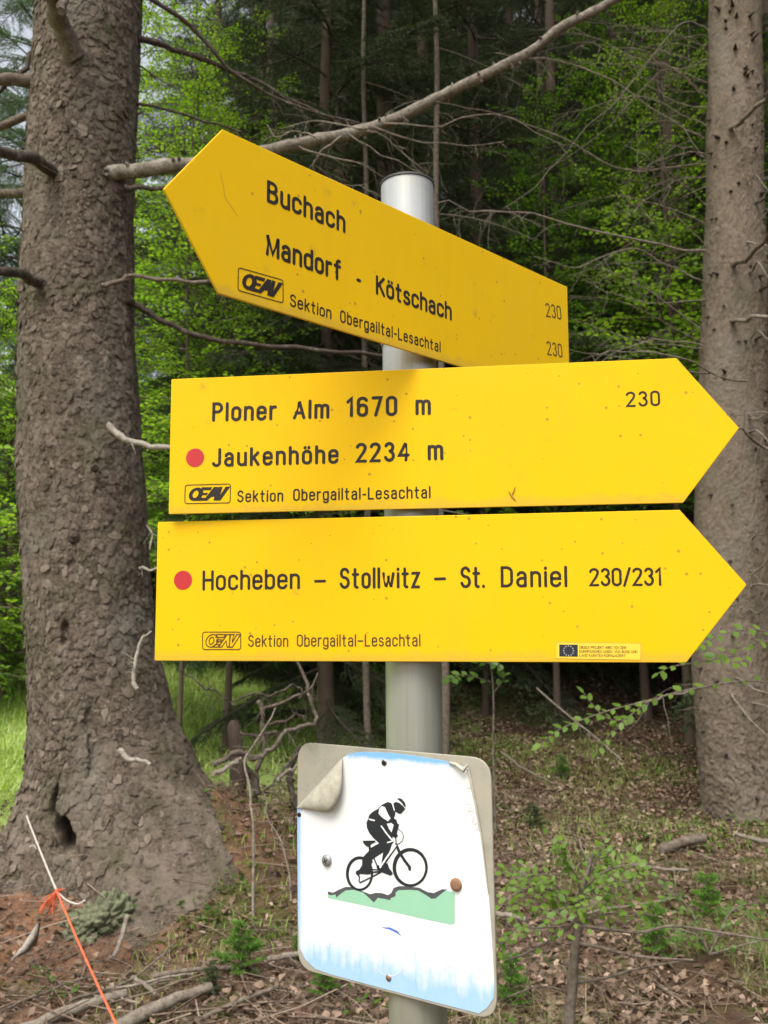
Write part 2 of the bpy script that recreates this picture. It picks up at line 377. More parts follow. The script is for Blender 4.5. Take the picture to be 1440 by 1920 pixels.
# --- the right spruce
z2, l2, r2 = sil([(0, 1331, 1424), (400, 1325, 1430), (800, 1310, 1438), (1000, 1303, 1442), (1250, 1300, 1448), (1400, 1311, 1462), (1500, 1324, 1480), (1570, 1332, 1500)], 7.5)
c2 = (l2+r2)/2; R2 = (r2-l2)/2
TR = thing('spruce_tree', 'slimmer pale brown spruce trunk with dead snags at the right edge', 'tree')
zt2 = np.append(z2, [9, 15, 22]); cx2 = np.append(c2, [c2[-1]]*3)
mb = MB()
trunk_geo(mb, (zt2, cx2), (zt2, np.full(len(zt2), 7.5)), (zt2, np.append(R2, [R2[-1]*.9, R2[-1]*.6, .04])), np.concatenate([np.arange(-.2, 8, .012), np.arange(8.1, 22, .3)]),
          190, amp=.0075, cell=(.028, .034), seed=40, flare=lambda TH, ZZ: .02*np.exp(-np.maximum(ZZ, 0)/.2)*(np.cos(TH*4+1)))
mb.build('trunk', MAT['bark_r'], TR)
GR = GRID
flakes(TR, GR, 1500, (.1, 6.5), 22, (.006, .017), MAT['bark_r'], nobj=120)

# ------------------------------------------------------------------ branches
def twiggy(mb, P, R, mat=0, n=0, tl=.25, tr=.004, tint=.5, seed=0, droop=.25, seg=5, mat2=None, sub=True):
    """side twigs off a path"""
    rr = random.Random(seed); P = np.asarray(P)
    for i in range(n):
        t = rr.uniform(.12, .98)*(len(P)-1); i0 = int(t); f = t-i0; i1 = min(i0+1, len(P)-1)
        p = P[i0]*(1-f)+P[i1]*f; d = P[i1]-P[max(0, i1-1)]; d = d/(np.linalg.norm(d)+1e-9)
        q = np.array([rr.uniform(-1, 1), rr.uniform(-1, 1), rr.uniform(-1, .5)]); q /= np.linalg.norm(q)
        d = d*.8+q; d /= np.linalg.norm(d); L = tl*rr.uniform(.4, 1.2); pts = [p]; 
        for s_ in range(5):
            d = d+np.array([rr.uniform(-.25, .25), rr.uniform(-.25, .25), rr.uniform(-.2, .2)-droop*.25]); d /= np.linalg.norm(d)
            pts.append(pts[-1]+d*L/5)
        mb.tube(pts, np.linspace(tr*rr.uniform(.6, 1.1), tr*.35, 6), 4, mat if mat2 is None else mat2, tint)
        if sub and L > tl*.6:
            twiggy(mb, np.array(pts), R, mat if mat2 is None else mat2, 3, tl*.4, tr*.5, tint, seed*31+i, droop, 4, None, False)

def pathbranch(parent, pts, Y0, Y1, w0, w1, mat='wood_dark', n=0, tl=.25, tr=.004, lump=.08, tint=.5, name='branch', seed=None, wob=.006, knots=0, seg=9):
    """branch through pixel way-points from distance Y0 to Y1, w in metres of radius"""
    seed = seed if seed is not None else len(bpy.data.meshes)
    L = np.linspace(0, 1, len(pts)); P = catmull([at(a, b, Y0+(Y1-Y0)*t) for (a, b), t in zip(pts, L)], 7)
    g_ = np.random.default_rng(seed); m_ = np.stack([np.interp(np.arange(len(P)), np.arange(0, len(P)+4, 3.), g_.normal(0, wob, len(np.arange(0, len(P)+4, 3.)))) for _ in range(3)], 1); m_[0] = 0; P = P+m_
    mb = MB(); R = np.linspace(w0, w1, len(P))*(1+g_.uniform(-.07, .07, len(P)))
    mb.tube(P, R, seg, 0, tint, True, lump)
    for q in range(knots):
        i = g_.integers(2, len(P)-2); a = g_.uniform(0, 6.28); T = P[i+1]-P[i]; u = np.cross(T, [0, 1, 0.]); u /= np.linalg.norm(u); v_ = np.cross(T, u); v_ /= np.linalg.norm(v_)
        d = u*math.cos(a)+v_*math.sin(a)
        mb.tube([P[i], P[i]+d*R[i]*1.2, P[i]+d*R[i]*1.6+T*.1], [R[i]*.45, R[i]*.3, R[i]*.12], 5, 0, .05)
    if n: twiggy(mb, P, R, 0, n, tl, tr, tint, seed)
    return mb.build(name, MAT[mat], parent)

B = pathbranch
b = B(TL, [(188, 327), (240, 322), (290, 316), (350, 308), (430, 300), (520, 280), (600, 262), (700, 238), (800, 195), (860, 165), (930, 132), (1000, 92), (1060, 48), (1150, 0), (1260, -75), (1330, -150)],
      5.13, 4.4, .042, .021, 'branch_grey', 16, .10, .0035, name='branch', tint=.6, knots=34, lump=.10, wob=.004, seg=14)
b['label'] = 'long upward sweeping branch with small dark knots behind the top sign'
b2_ = B(TL, [(187, 328), (230, 322), (262, 319), (330, 311)], 5.12, 5.04, .043, .0445, 'wood_pale', 0, name='peeled_branch_base', lump=.08, wob=.003, knots=6)
B(TL, [(258, 72), (300, 84), (340, 96), (440, 134), (480, 150), (560, 195), (660, 230), (760, 262)], 5.3, 5.9, .022, .008, 'wood_dark', 14, .35, .004)
B(TL, [(200, -60), (290, 0), (360, 52), (430, 128), (520, 185), (640, 225), (740, 250)], 5.2, 5.8, .018, .006, 'wood_dark', 16, .35, .0035)
B(TL, [(250, 117), (290, 140), (350, 188)], 5.3, 5.2, .007, .003, 'wood_dark', 3, .2, .002)
B(TL, [(248, 193), (330, 210), (400, 232), (450, 245)], 5.3, 5.4, .010, .005, 'wood_dark', 6, .3, .003)
B(TL, [(85, 192), (130, 225), (200, 262)], 4.97, 4.9, .004, .002, 'wood_dark', 0)
B(TL, [(235, 350), (270, 352), (330, 354), (420, 350)], 5.1, 5.0, .016, .01, 'wood_dark', 3, .2)
B(TL, [(190, 535), (222, 528), (250, 517), (330, 526), (400, 530), (440, 535)], 4.98, 5.1, .014, .009, 'wood_brown', 12, .22, .003)
B(TL, [(240, 560), (256, 572), (290, 592), (350, 622), (430, 638), (540, 650), (640, 660), (720, 668), (800, 674)], 5.2, 5.6, .022, .009, 'wood_dark', 8, .3, .003)
B(TL, [(202, 797), (222, 815), (243, 828), (280, 838), (330, 842), (380, 850)], 4.97, 4.9, .020, .014, 'wood_pale', 3, .12, .003)
B(TL, [(-120, 240), (-60, 262), (0, 283), (60, 298), (98, 322)], 4.2, 4.98, .022, .038, 'wood_dark', 5, .3)
B(TL, [(-100, 470), (-40, 490), (0, 507), (40, 515), (72, 532)], 4.3, 4.98, .022, .032, 'wood_dark', 3, .3)
B(TL, [(-140, 140), (-60, 150), (0, 150), (48, 150), (80, 150)], 4.9, 5.2, .03, .042, 'wood_brown', 4, .3)
B(TL, [(-120, 385), (-40, 372), (0, 365), (52, 361)], 5.2, 5.3, .02, .03, 'wood_brown', 3, .3)
B(TL, [(-140, 300), (-60, 262), (0, 238), (62, 214)], 5.3, 5.4, .016, .028, 'wood_brown', 3, .3)
B(TL, [(60, 100), (45, 130), (20, 150), (-20, 190)], 5.2, 5.1, .018, .01, 'wood_dark', 3, .2)
B(TL, [(70, -90), (88, -30), (102, 0), (112, 50), (140, 108)], 4.5, 5.0, .045, .062, 'wood_brown', 0, name='branch')
B(TL, [(120, -20), (118, 8), (112, 20)], 4.8, 4.6, .03, .02, 'wood_brown', 0)
B(TL, [(258, 1292), (252, 1260), (256, 1225), (268, 1198), (285, 1182)], 4.86, 4.95, .013, .005, 'wood_pale', 4, .10, .003, name='snag')
B(TL, [(226, 1408), (236, 1424), (262, 1424), (283, 1436)], 4.82, 4.72, .016, .008, 'wood_pale', 0, name='snag')
B(TL, [(262, 1065), (280, 1068), (300, 1064)], 5.05, 5.0, .009, .006, 'wood_pale', 2, .08, .002, name='snag')
B(TL, [(276, 985), (284, 1000), (282, 1030)], 5.2, 5.1, .006, .004, 'wood_pale', 5, .1, .002, name='snag')
B(TL, [(55, 965), (40, 975), (36, 980)], 5.25, 5.2, .018, .012, 'wood_brown', 0, name='snag')
for q, (pts, n_) in enumerate([([(690, 240), (640, 235), (590, 226), (525, 240)], 6), ([(650, 250), (700, 282), (760, 310), (800, 335)], 6), ([(690, 245), (730, 262), (770, 300), (800, 322)], 5),
     ([(640, 256), (600, 285), (590, 320), (640, 345), (690, 350)], 6), ([(560, 275), (640, 300), (680, 310), (716, 330)], 6), ([(700, 238), (770, 262), (860, 272), (945, 268)], 7), ([(720, 232), (810, 240), (870, 220), (960, 225), (1060, 270)], 9),
     ([(600, 262), (560, 245), (520, 255), (500, 235)], 5)]):
    B(TL, pts, 4.75, 4.9, .006, .002, 'wood_dead', n_, .22, .002, name='twig', seed=700+q, wob=.006, seg=5)
# knots, resin and lichen on the bark
def knob(parent, px, py, Yd, rx, rz, mat, name, depth=.03, seed=1):
    c = at(px, py, Yd); mb = MB(); n = 20; m_ = 12
    a = np.linspace(0, 2*np.pi, n, endpoint=False); P = []
    for j in range(m_):
        q = j/(m_-1)*np.pi/2
        for t in a:
            rad = math.cos(q)*(1+.35*float(fnoise(np.array(math.cos(t)*2+seed), np.array(math.sin(t)*2+q*2), seed)))
            P.append([c[0]+rx*rad*math.cos(t), c[1]-depth*math.sin(q)*(1+.6*float(vnoise(np.array(t*3), np.array(q*5), seed))), c[2]+rz*rad*math.sin(t)])
    i = np.arange(m_-1)[:, None]*n; j = np.arange(n)[None]; kx = (j+1) % n
    mb.add(P, np.stack([i+j, i+kx, i+n+kx, i+n+j], -1).reshape(-1, 4), 0, .3)
    return mb.build(name, mat, parent)
MAT['resin'] = plain('orange_lichen', (.30, .17, .06), .8, .3, .5, 60, .004)
MAT['lichen'] = plain('grey_green_lichen', (.20, .23, .14), .95, .1, .35, 55, .008)
knob(TL, 108, 712, 5.0, .045, .05, MAT['bark'], 'knot', .035, 2); knob(TL, 178, 878, 4.94, .022, .024, MAT['wood_dark'], 'knot', .03, 3)
knob(TL, 140, 1008, 4.96, .035, .04, MAT['wood_dark'], 'knot', .03, 4); knob(TL, 66, 1140, 5.1, .022, .028, MAT['resin'], 'resin_patch', .02, 5)
knob(TL, 42, 868, 5.2, .025, .055, MAT['resin'], 'lichen_patch', .05, 6); knob(TL, 103, 1228, 4.98, .03, .03, MAT['resin'], 'resin_patch', .01, 7)
knob(TL, 36, 805, 5.25, .014, .05, MAT['resin'], 'lichen_patch', .03, 9)
MAT['hollow'] = plain('rotten_hollow_wood', (.05, .03, .02), .95, .1, .5, 40, .01)

# right tree snags and long dead limbs
for i in range(110):
    py = -20+1520*hsh(i, 1, 77); th = -np.pi/2+(hsh(i, 2, 77)-.5)*2.9
    zc = at(1370, py, 7.5)[2]; r = np.interp(zc, zt2, np.append(R2, [.2, .1, .04])); cx0 = np.interp(zc, zt2, cx2)
    p = np.array([cx0+r*math.cos(th)*.97, 7.5+r*math.sin(th)*.97, zc]); d = np.array([math.cos(th), math.sin(th), .35*(hsh(i, 5)-.3)])
    L = .03+.09*hsh(i, 3)**2; mb = MB()
    mb.tube([p, p+d*L*.5, p+d*L+np.array([0, 0, -.01])], [.018, .011, .004], 6, 0, .3, True, .2)
    mb.build('snag', MAT['wood_dark'], TR)
dead = [
 ([(1330, 700), (1240, 690), (1150, 672), (1060, 660)], 7.2, 6.0, .009, .003, 8),
 ([(1322, 470), (1270, 468), (1150, 440), (1000, 405), (900, 395), (825, 382)], 7.3, 6.2, .011, .004, 18),
 ([(1400, 715), (1350, 700), (1280, 672), (1170, 660), (1120, 665)], 6.9, 5.6, .008, .003, 6),
 ([(1440, 842), (1400, 806), (1370, 800), (1300, 770)], 6.6, 6.4, .014, .004, 5),
 ([(1440, 775), (1395, 776), (1350, 772)], 6.2, 6.0, .006, .003, 3),
 ([(1455, 165), (1430, 190), (1400, 222), (1370, 240)], 6.6, 7.28, .012, .022, 4),
 ([(1460, 410), (1430, 455), (1400, 485), (1375, 500)], 6.4, 7.28, .012, .022, 4),
 ([(1480, 585), (1440, 590), (1400, 598), (1372, 605)], 6.3, 7.28, .014, .02, 5),
 ([(1325, 300), (1290, 282), (1250, 262)], 7.4, 6.9, .006, .003, 4),
 ([(1325, 300), (1230, 318), (1150, 310), (1050, 255), (900, 205), (820, 195)], 7.6, 8.0, .010, .004, 16),
 ([(1320, 260), (1240, 215), (1130, 140), (1020, 110), (930, 100)], 7.6, 7.2, .010, .004, 14),
 ([(1330, 60), (1280, 40), (1200, 140), (1100, 240), (1020, 330), (950, 390)], 6.9, 6.6, .005, .002, 6),
 ([(1325, 180), (1240, 130), (1140, 240), (1000, 330)], 7.2, 6.9, .005, .002, 6),
 ([(1322, 530), (1260, 500), (1180, 470), (1080, 500), (1000, 480)], 7.4, 7.0, .008, .003, 12),
 ([(1322, 620), (1240, 560), (1160, 515), (1100, 500)], 7.5, 7.2, .006, .002, 8),
 ([(1322, 420), (1220, 380), (1130, 370), (1000, 410)], 7.6, 8.4, .006, .002, 8),
 ([(1310, 1290), (1240, 1310), (1200, 1322)], 7.3, 7.0, .009, .004, 3),
 ([(1320, 650), (1250, 640), (1170, 655), (1110, 690)], 7.4, 7.0, .008, .003, 7),
 ([(1325, 350), (1280, 350), (1200, 270)], 7.4, 7.2, .005, .002, 4),
 ([(1440, 1380), (1400, 1340), (1372, 1300)], 6.9, 7.2, .006, .009, 2),
 ([(1440, 1300), (1380, 1270)], 7.0, 7.2, .006, .009, 2),
]
_r = random.Random(12)
for q in range(22):
    y0 = _r.uniform(60, 900); x1 = _r.uniform(960, 1230); y1 = y0+_r.uniform(-140, 120); b0 = _r.uniform(-30, 50)
    dead.append(([(1325, y0), (1325*.6+x1*.4, y0*.6+y1*.4-b0), (1325*.25+x1*.75, y0*.25+y1*.75-b0*.5), (x1, y1)], 7.45, _r.uniform(6.4, 8.2), _r.uniform(.0035, .006), .0012, 8))
for q in range(14):
    y0 = _r.uniform(0, 1450); sgn = 1
    dead.append(([(1400, y0), (1425, y0+_r.uniform(-30, 20)), (1470, y0+_r.uniform(-60, 60))], 7.28, 6.8, _r.uniform(.006, .013), .003, 4))
for q, (pts, a, b_, w0, w1, n) in enumerate(dead):
    B(TR, pts, a, b_, w0, w1, 'wood_dead' if q % 3 else 'wood_brown', n, .42, .0028, name='dead_branch', seed=500+q, wob=.012, seg=6)

# ------------------------------------------------------------------ foliage meshes shared by the trees
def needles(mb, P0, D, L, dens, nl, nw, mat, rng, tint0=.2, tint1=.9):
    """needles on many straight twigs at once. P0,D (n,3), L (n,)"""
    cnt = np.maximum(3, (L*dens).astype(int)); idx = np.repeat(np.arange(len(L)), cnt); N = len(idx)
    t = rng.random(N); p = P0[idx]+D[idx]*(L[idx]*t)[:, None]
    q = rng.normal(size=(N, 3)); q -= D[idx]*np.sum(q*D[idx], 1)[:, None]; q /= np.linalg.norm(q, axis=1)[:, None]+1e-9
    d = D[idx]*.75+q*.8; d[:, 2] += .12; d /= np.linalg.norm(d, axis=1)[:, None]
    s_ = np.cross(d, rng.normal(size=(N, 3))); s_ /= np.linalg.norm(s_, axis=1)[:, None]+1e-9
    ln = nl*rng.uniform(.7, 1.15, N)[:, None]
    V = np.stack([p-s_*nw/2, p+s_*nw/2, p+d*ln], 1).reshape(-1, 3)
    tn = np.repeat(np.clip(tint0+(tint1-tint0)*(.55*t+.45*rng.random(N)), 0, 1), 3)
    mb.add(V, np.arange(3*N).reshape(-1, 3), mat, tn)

def bough(seed, L=1.7, dens=230, nl=.028, nw=.0060, droop=.5, step=.062, fan=.46):
    rng = np.random.default_rng(seed); mb = MB()
    n = 12; t = np.linspace(0, 1, n); spine = np.stack([L*t, .05*np.sin(t*5+seed), -droop*L*.35*t**1.6+.10*t], 1)
    mb.tube(spine, np.linspace(.016, .003, n), 5, 0, .4)
    P0 = [];D = [];LL = []
    for s_ in np.arange(.18, 1, step/L):
        for side in (-1, 1):
            if rng.random() < .12: continue
            p = np.array([np.interp(s_, t, spine[:, k]) for k in range(3)])
            bl = fan*L*(1-s_)**.7*rng.uniform(.55, 1.1)*min(1, s_*3)+.06
            d = np.array([.75, side*1., rng.uniform(-.35, .1)]); d /= np.linalg.norm(d)
            q = [p]; m_ = 5
            for j in range(m_):
                d = d+np.array([.05, 0, -.16*droop])+rng.normal(0, .08, 3); d /= np.linalg.norm(d); q.append(q[-1]+d*bl/m_)
            q = np.array(q); mb.tube(q, np.linspace(.006, .002, m_+1), 3, 0, .4, False)
            for j in range(m_):
                sd_ = q[j+1]-q[j]; sl = np.linalg.norm(sd_); P0.append(q[j]); D.append(sd_/sl); LL.append(sl)
                for e in (-1, 1):
                    if rng.random() < .2: continue
                    dd = sd_/sl*.8+e*np.cross(sd_/sl, [0, 0, 1.])*.7+np.array([0, 0, -.35*droop*2*rng.random()]); dd /= np.linalg.norm(dd)
                    P0.append(q[j]+sd_*rng.random()); D.append(dd); LL.append(rng.uniform(.05, .13)*(1.2-.6*j/m_))
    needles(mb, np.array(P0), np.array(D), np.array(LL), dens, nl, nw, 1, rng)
    return mb

LEAFV = np.array([[0, 0, 0], [.28, -.30, .06], [.68, -.26, .05], [1, 0, -.03], [.68, .26, .05], [.28, .30, .06], [.5, 0, -.015]])
def leaf_block(P, X, N, size, mb, mat, tint, curl=0):
    """many leaves: P base, X direction, N normal"""
    X = X/np.linalg.norm(X, axis=1)[:, None]; Yv = np.cross(N, X); Yv /= np.linalg.norm(Yv, axis=1)[:, None]+1e-9; Nn = np.cross(X, Yv)
    V = P[:, None]+size[:, None, None]*(LEAFV[None, :, 0:1]*X[:, None]+LEAFV[None, :, 1:2]*Yv[:, None]+LEAFV[None, :, 2:3]*Nn[:, None])
    if curl:
        q_ = np.random.default_rng(9).normal(0, curl, (len(P), 7, 1)); V = V+q_*size[:, None, None]*Nn[:, None]+np.random.default_rng(8).normal(0, curl*.45, V.shape)*size[:, None, None]
    n = len(P); b_ = np.arange(n)[:, None]*7
    F = np.concatenate([b_+np.array([[0, 1, 2, 6]]), b_+np.array([[6, 2, 3, 4]]), b_+np.array([[0, 6, 4, 5]])])
    mb.add(V.reshape(-1, 3), F, mat, np.repeat(tint, 7))

def leafy(seed, L=1.3, size=.065, nside=14, droop=.15, flat=.35):
    rng = np.random.default_rng(seed); mb = MB(); n = 10; t = np.linspace(0, 1, n)
    spine = np.stack([L*t, .08*np.sin(4*t+seed), .12*t-droop*L*t**2], 1); mb.tube(spine, np.linspace(.011, .002, n), 5, 0, .4)
    P = [];X_ = []
    for i in range(nside):
        s_ = .12+.88*i/nside; side = 1 if i % 2 else -1; p = np.array([np.interp(s_, t, spine[:, k]) for k in range(3)])
        bl = .5*L*(1-s_*.75)*rng.uniform(.6, 1.1); d = np.array([.7, side*.9, rng.uniform(-.25, .3)]); d /= np.linalg.norm(d); q = [p]
        for j in range(5):
            d = d+rng.normal(0, .13, 3)+np.array([.04, 0, -.05]); d /= np.linalg.norm(d); q.append(q[-1]+d*bl/5)
        q = np.array(q); mb.tube(q, np.linspace(.004, .0012, 6), 3, 0, .4, False)
        m_ = max(4, int(bl/.042))
        for j in range(m_+1):
            u = j/m_*4.999; a = int(u); pp = q[a]+(q[a+1]-q[a])*(u-a); dd = (q[a+1]-q[a]); dd /= np.linalg.norm(dd)
            sd_ = (1 if j % 2 else -1)*np.cross(dd, [0, 0, 1.])
            x = dd*.6+sd_*(.9 if j < m_ else .1)+rng.normal(0, .2, 3); P.append(pp); X_.append(x)
    P = np.array(P); X_ = np.array(X_); N = np.tile([0, 0, 1.], (len(P), 1))+rng.normal(0, flat, P.shape)
    leaf_block(P, X_, N, size*rng.uniform(.65, 1.2, len(P)), mb, 1, rng.random(len(P)))
    return mb

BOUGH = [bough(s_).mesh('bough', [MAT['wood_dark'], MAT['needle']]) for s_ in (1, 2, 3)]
BOUGHB = [bough(s_+10, droop=.8).mesh('bough', [MAT['wood_dark'], MAT['needle_b']]) for s_ in (1, 2)]
LEAFY = [leafy(s_).mesh('leafy_branch', [MAT['wood_brown'], MAT['leaf']]) for s_ in (1, 2, 3)]
LEAFYD = [leafy(s_+20, size=.075).mesh('leafy_branch', [MAT['wood_dark'], MAT['leaf_d']]) for s_ in (1, 2, 3)]

def put(parent, mesh, name, loc, az, tilt, sc, roll=0):
    o = bpy.data.objects.new(name, mesh); COL.objects.link(o); o.parent = parent
    o.location = loc; o.rotation_euler = (roll, -tilt, az); o.scale = (sc, sc, sc); return o

def tree(label, px, Yd, H, rad, meshes, z0, n, blen, name='spruce_tree', cat='tree', group=None, x=None, top=.35, tilt=(.25, -.25), mat='bark_far', lean=0, seed=0, view=None, low=None):
    """a tree: trunk mesh plus its boughs; z0 = height of the lowest live bough; view narrows bough directions"""
    rr = random.Random(seed*7+13); x0 = x if x is not None else (px-720)/FPX*Yd
    base = float(gh(x0, Yd)); T = thing(name, label, cat, (x0, Yd, base), group)
    mb = MB(); zz = np.concatenate([np.linspace(-.2, 7, 40), np.linspace(7.5, H, 12)])
    P = np.stack([lean*np.maximum(0, zz)+.02*np.sin(zz*1.3+seed), .02*np.cos(zz*1.1+seed), zz], 1)
    R = rad*(1-np.clip(zz/H, 0, .97))**.8+.5*rad*np.exp(-np.maximum(zz, 0)/.25)
    mb.tube(P, R, 12, 0, .5, False, .06)
    mb.build('trunk', MAT[mat], T)
    for i in range(n):
        f = (i+rr.random())/n; z_ = z0+(H-z0)*f**1.5; az = i*2.39996+rr.uniform(-.4, .4)
        if view is not None and rr.random() < .5: az = view+rr.uniform(-1.3, 1.3)
        sc = blen*(1-(1-top)*f)*rr.uniform(.75, 1.15)
        put(T, meshes[i % len(meshes)], 'bough' if name.startswith('spruce') else 'leafy_branch', (lean*z_, 0, z_), az, tilt[0]+(tilt[1]-tilt[0])*(1-f)+rr.uniform(-.15, .15), sc, rr.uniform(-.35, .35))
    if name == 'spruce_tree' and meshes is BOUGH and Yd < 24 and n > 50:
        for i in range(16):
            put(T, meshes[i % 3], 'bough', (0, 0, .25+2.6*i/16), i*2.4+rr.uniform(-.3, .3), -.15+rr.uniform(-.2, .25), rr.uniform(.55, 1.0)*(.7+blen*.25), rr.uniform(-.3, .3))
    return T

# crowns of the two near spruces start above the frame and shade the wood
def crown(T, cx0, cy0, z0, z1, n, sc, seed):
    rr = random.Random(seed)
    for i in range(n):
        f = i/n; put(T, BOUGH[i % 3], 'bough', (cx0, cy0, z0+(z1-z0)*f), i*2.39996, -.1+.3*f+rr.uniform(-.1, .1), sc*(1-.7*f)*rr.uniform(.8, 1.15), rr.uniform(-.3, .3))
crown(TL, cx_[-2], TY, 9.5, 23, 40, 2.0, 1); crown(TR, cx2[-1], 7.5, 10, 21.5, 44, 1.9, 2)

# ---- dark spruces of the wood
spr = [
 ('dark spruce with a reddish trunk just behind the post', 742, 11, 20, .14, 3.8, 70, 1.7, -.012),
 ('dark spruce with hanging boughs above the left sign', 610, 9.8, 18, .09, 3.9, 80, 1.5, 0),
 ('dark spruce filling the top middle of the wood', 640, 12, 22, .15, 2.4, 90, 1.8, 0),
 ('dark spruce right of the thin pole trunk', 905, 12.5, 22, .12, .6, 100, 1.7, 0),
 ('dark spruce deep in the wood between post and right trunk', 1060, 15, 24, .13, .4, 100, 2.0, 0),
 ('dark spruce deep in the wood behind the right trunk', 1290, 13.5, 23, .13, .4, 100, 2.0, 0),
 ('dark spruce beyond the right edge trunk', 1500, 13, 22, .16, 1.4, 56, 2.2, 0),
 ('dark spruce deep in the wood behind the left sign', 500, 17, 23, .13, .6, 100, 1.9, 0),
 ('dark spruce far up the slope behind the post', 800, 20, 24, .19, 1.0, 56, 2.8, 0),
 ('dark spruce far up the slope left of the post', 620, 21, 24, .19, .8, 56, 2.8, 0),
 ('dark spruce far up the slope near the right trunk', 1180, 22, 24, .19, .8, 56, 2.9, 0),
 ('dark spruce far up the slope left of the right trunk', 980, 24, 24, .2, .8, 56, 3.0, 0),
 ('dark spruce far up the slope at the right edge', 1420, 21, 24, .2, .8, 56, 2.9, 0),
 ('dark spruce behind the bright leaves beside the left trunk', 390, 19, 22, .18, 1.0, 56, 2.6, 0),
]
_r = random.Random(5); k_i = 0
for Yd_ in (17.5, 22, 27, 33):
    for px_ in range(330, 1640, int(2500/Yd_)):
        k_i += 1
        if px_ < 470 and Yd_ < 30: continue
        spr.append(('dark spruce standing deep in the far wood on the rising slope', px_+_r.uniform(-30, 30), Yd_+_r.uniform(-1.5, 1.5), _r.uniform(19, 25), .14, .3, 64, Yd_*.125, 0))
for i, (lab, px, Yd, H, rad, z0, n, bl, lean) in enumerate(spr):
    tree(lab, px, Yd, H, rad, BOUGH, z0, n, bl, group='dark spruces of the wood', seed=i+1, lean=lean)
for i, (x_, y_) in enumerate(((6.2, 9.5), (6.9, 6.4), (7.2, 3.2), (8.5, 6.5), (9.5, 10), (6.8, .4))):  # out of view, added to cut skylight so right-hand sides go darker
    tree('unseen dark spruce added right of the frame to block skylight', 0, y_, 20, .17, BOUGH, 1.6, 60, 2.1, group='unseen added spruces blocking skylight on the right', seed=i+201, x=x_)
lg = [
 ('blue green spruce at the top left corner beyond the meadow', -60, 15, 18, .17, 1.5, 60, 2.2),
 ('blue green spruce seen left of the thick trunk', 75, 19, 17, .16, .8, 80, 2.2),
 ('blue green spruce behind the thick trunk', 230, 22, 16, .2, .8, 60, 2.6),
 ('pale blue green spruce between the left frame edge and the trunk', 25, 14, 13, .12, 3.5, 90, 1.7),
 ('blue green spruce far left beyond the frame edge', -260, 18, 17, .2, .8, 50, 2.4),
]
for i, (lab, px, Yd, H, rad, z0, n, bl) in enumerate(lg):
    tree(lab, px, Yd, H, rad, BOUGHB, z0, n, bl, group='blue green spruces past the meadow', seed=i+31)
# ---- broadleaved trees
lt = [
 ('bright green young beech between the thick trunk and the top sign', 345, 8.6, 9.5, .024, 1.9, 130, 1.0, LEAFY),
 ('bright green young beech behind the tip of the top sign', 430, 9.6, 8.0, .04, 1.9, 90, 1.1, LEAFY),
 ('green young beech close behind the thick trunk', 230, 9.5, 8.5, .04, 1.9, 100, 1.2, LEAFY),
 ('bright green bush at the left edge above the meadow', 10, 11.5, 5.4, .04, .5, 100, 1.2, LEAFY),
 ('bright green bush beyond the left edge', -110, 11, 6.5, .05, .5, 60, 1.4, LEAFY),
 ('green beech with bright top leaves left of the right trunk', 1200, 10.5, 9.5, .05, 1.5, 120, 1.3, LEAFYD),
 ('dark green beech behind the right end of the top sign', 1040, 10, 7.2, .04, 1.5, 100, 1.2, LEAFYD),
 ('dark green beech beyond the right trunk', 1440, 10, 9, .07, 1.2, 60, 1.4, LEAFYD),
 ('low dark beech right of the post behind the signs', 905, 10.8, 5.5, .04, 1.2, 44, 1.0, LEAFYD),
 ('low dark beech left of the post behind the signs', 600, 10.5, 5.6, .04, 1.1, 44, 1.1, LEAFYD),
 ('sunlit beech high up between the dark spruces', 1275, 9.8, 9.5, .05, 3.6, 80, 1.25, LEAFY),  # brighter leaf copy, so part of the sunlit look is in the colour
]
for i, (lab, px, Yd, H, rad, z0, n, bl, ms) in enumerate(lt):
    tree(lab, px, Yd, H, rad, ms, z0, n, bl, name='beech_tree', group='young beeches', seed=i+61, tilt=(.45, .05), top=.45)
# thin dead poles
for lab, px, Yd, r0, H in (('thin pale dead pole trunk standing right behind the post', 829, 8.6, .032, 9), ('thin grey dead pole trunk left of the post', 687, 9.2, .03, 9)):
    T = thing('dead_sapling', lab, 'tree', ((px-720)/FPX*Yd, Yd, 0), 'thin dead pole trunks')
    mb = MB(); zz = np.linspace(-.1, H, 40); P = np.stack([.015*np.sin(zz*2+px), 0*zz, zz], 1); mb.tube(P, np.linspace(r0*1.3, r0*.7, 40), 8, 0, .5, True, .1)
    mb.build('trunk', MAT['wood_brown'], T)
    for q in range(9):
        mb = MB(); z_ = 2.6+q*.6; a = q*2.4; d = np.array([math.cos(a), math.sin(a)*.5, -.15]); p = np.array([0, 0, z_])
        P = [p+d*s_*1.1+np.array([0, 0, -.25*s_*s_]) for s_ in np.linspace(0, 1, 7)]; mb.tube(P, np.linspace(.007, .002, 7), 4, 0, .5)
        twiggy(mb, np.array(P), None, 0, 7, .35, .0025, .5, px+q); mb.build('dead_branch', MAT['wood_dead'], T)

# ------------------------------------------------------------------ ground cover
def scatter(n, x0, x1, y0, y1, seed, dens=None):
    r = np.random.default_rng(seed); x = r.uniform(x0, x1, n); y = r.uniform(y0, y1, n)
    if dens is not None:
        k_ = r.random(n) < dens(x, y); x = x[k_]; y = y[k_]
    return x, y, gh(x, y)+.02*fnoise(x*9, y*9, 31, 3), np.random.default_rng(seed+1)
def infr(x, y):  # inside a generous view wedge
    return (np.abs(x) < .52*y+1.0).astype(float)
def meadow(x, y): return smooth(.9, 1.7, -.22*x+.16*y-.6+.3*fnoise(x, y, 5, 3))
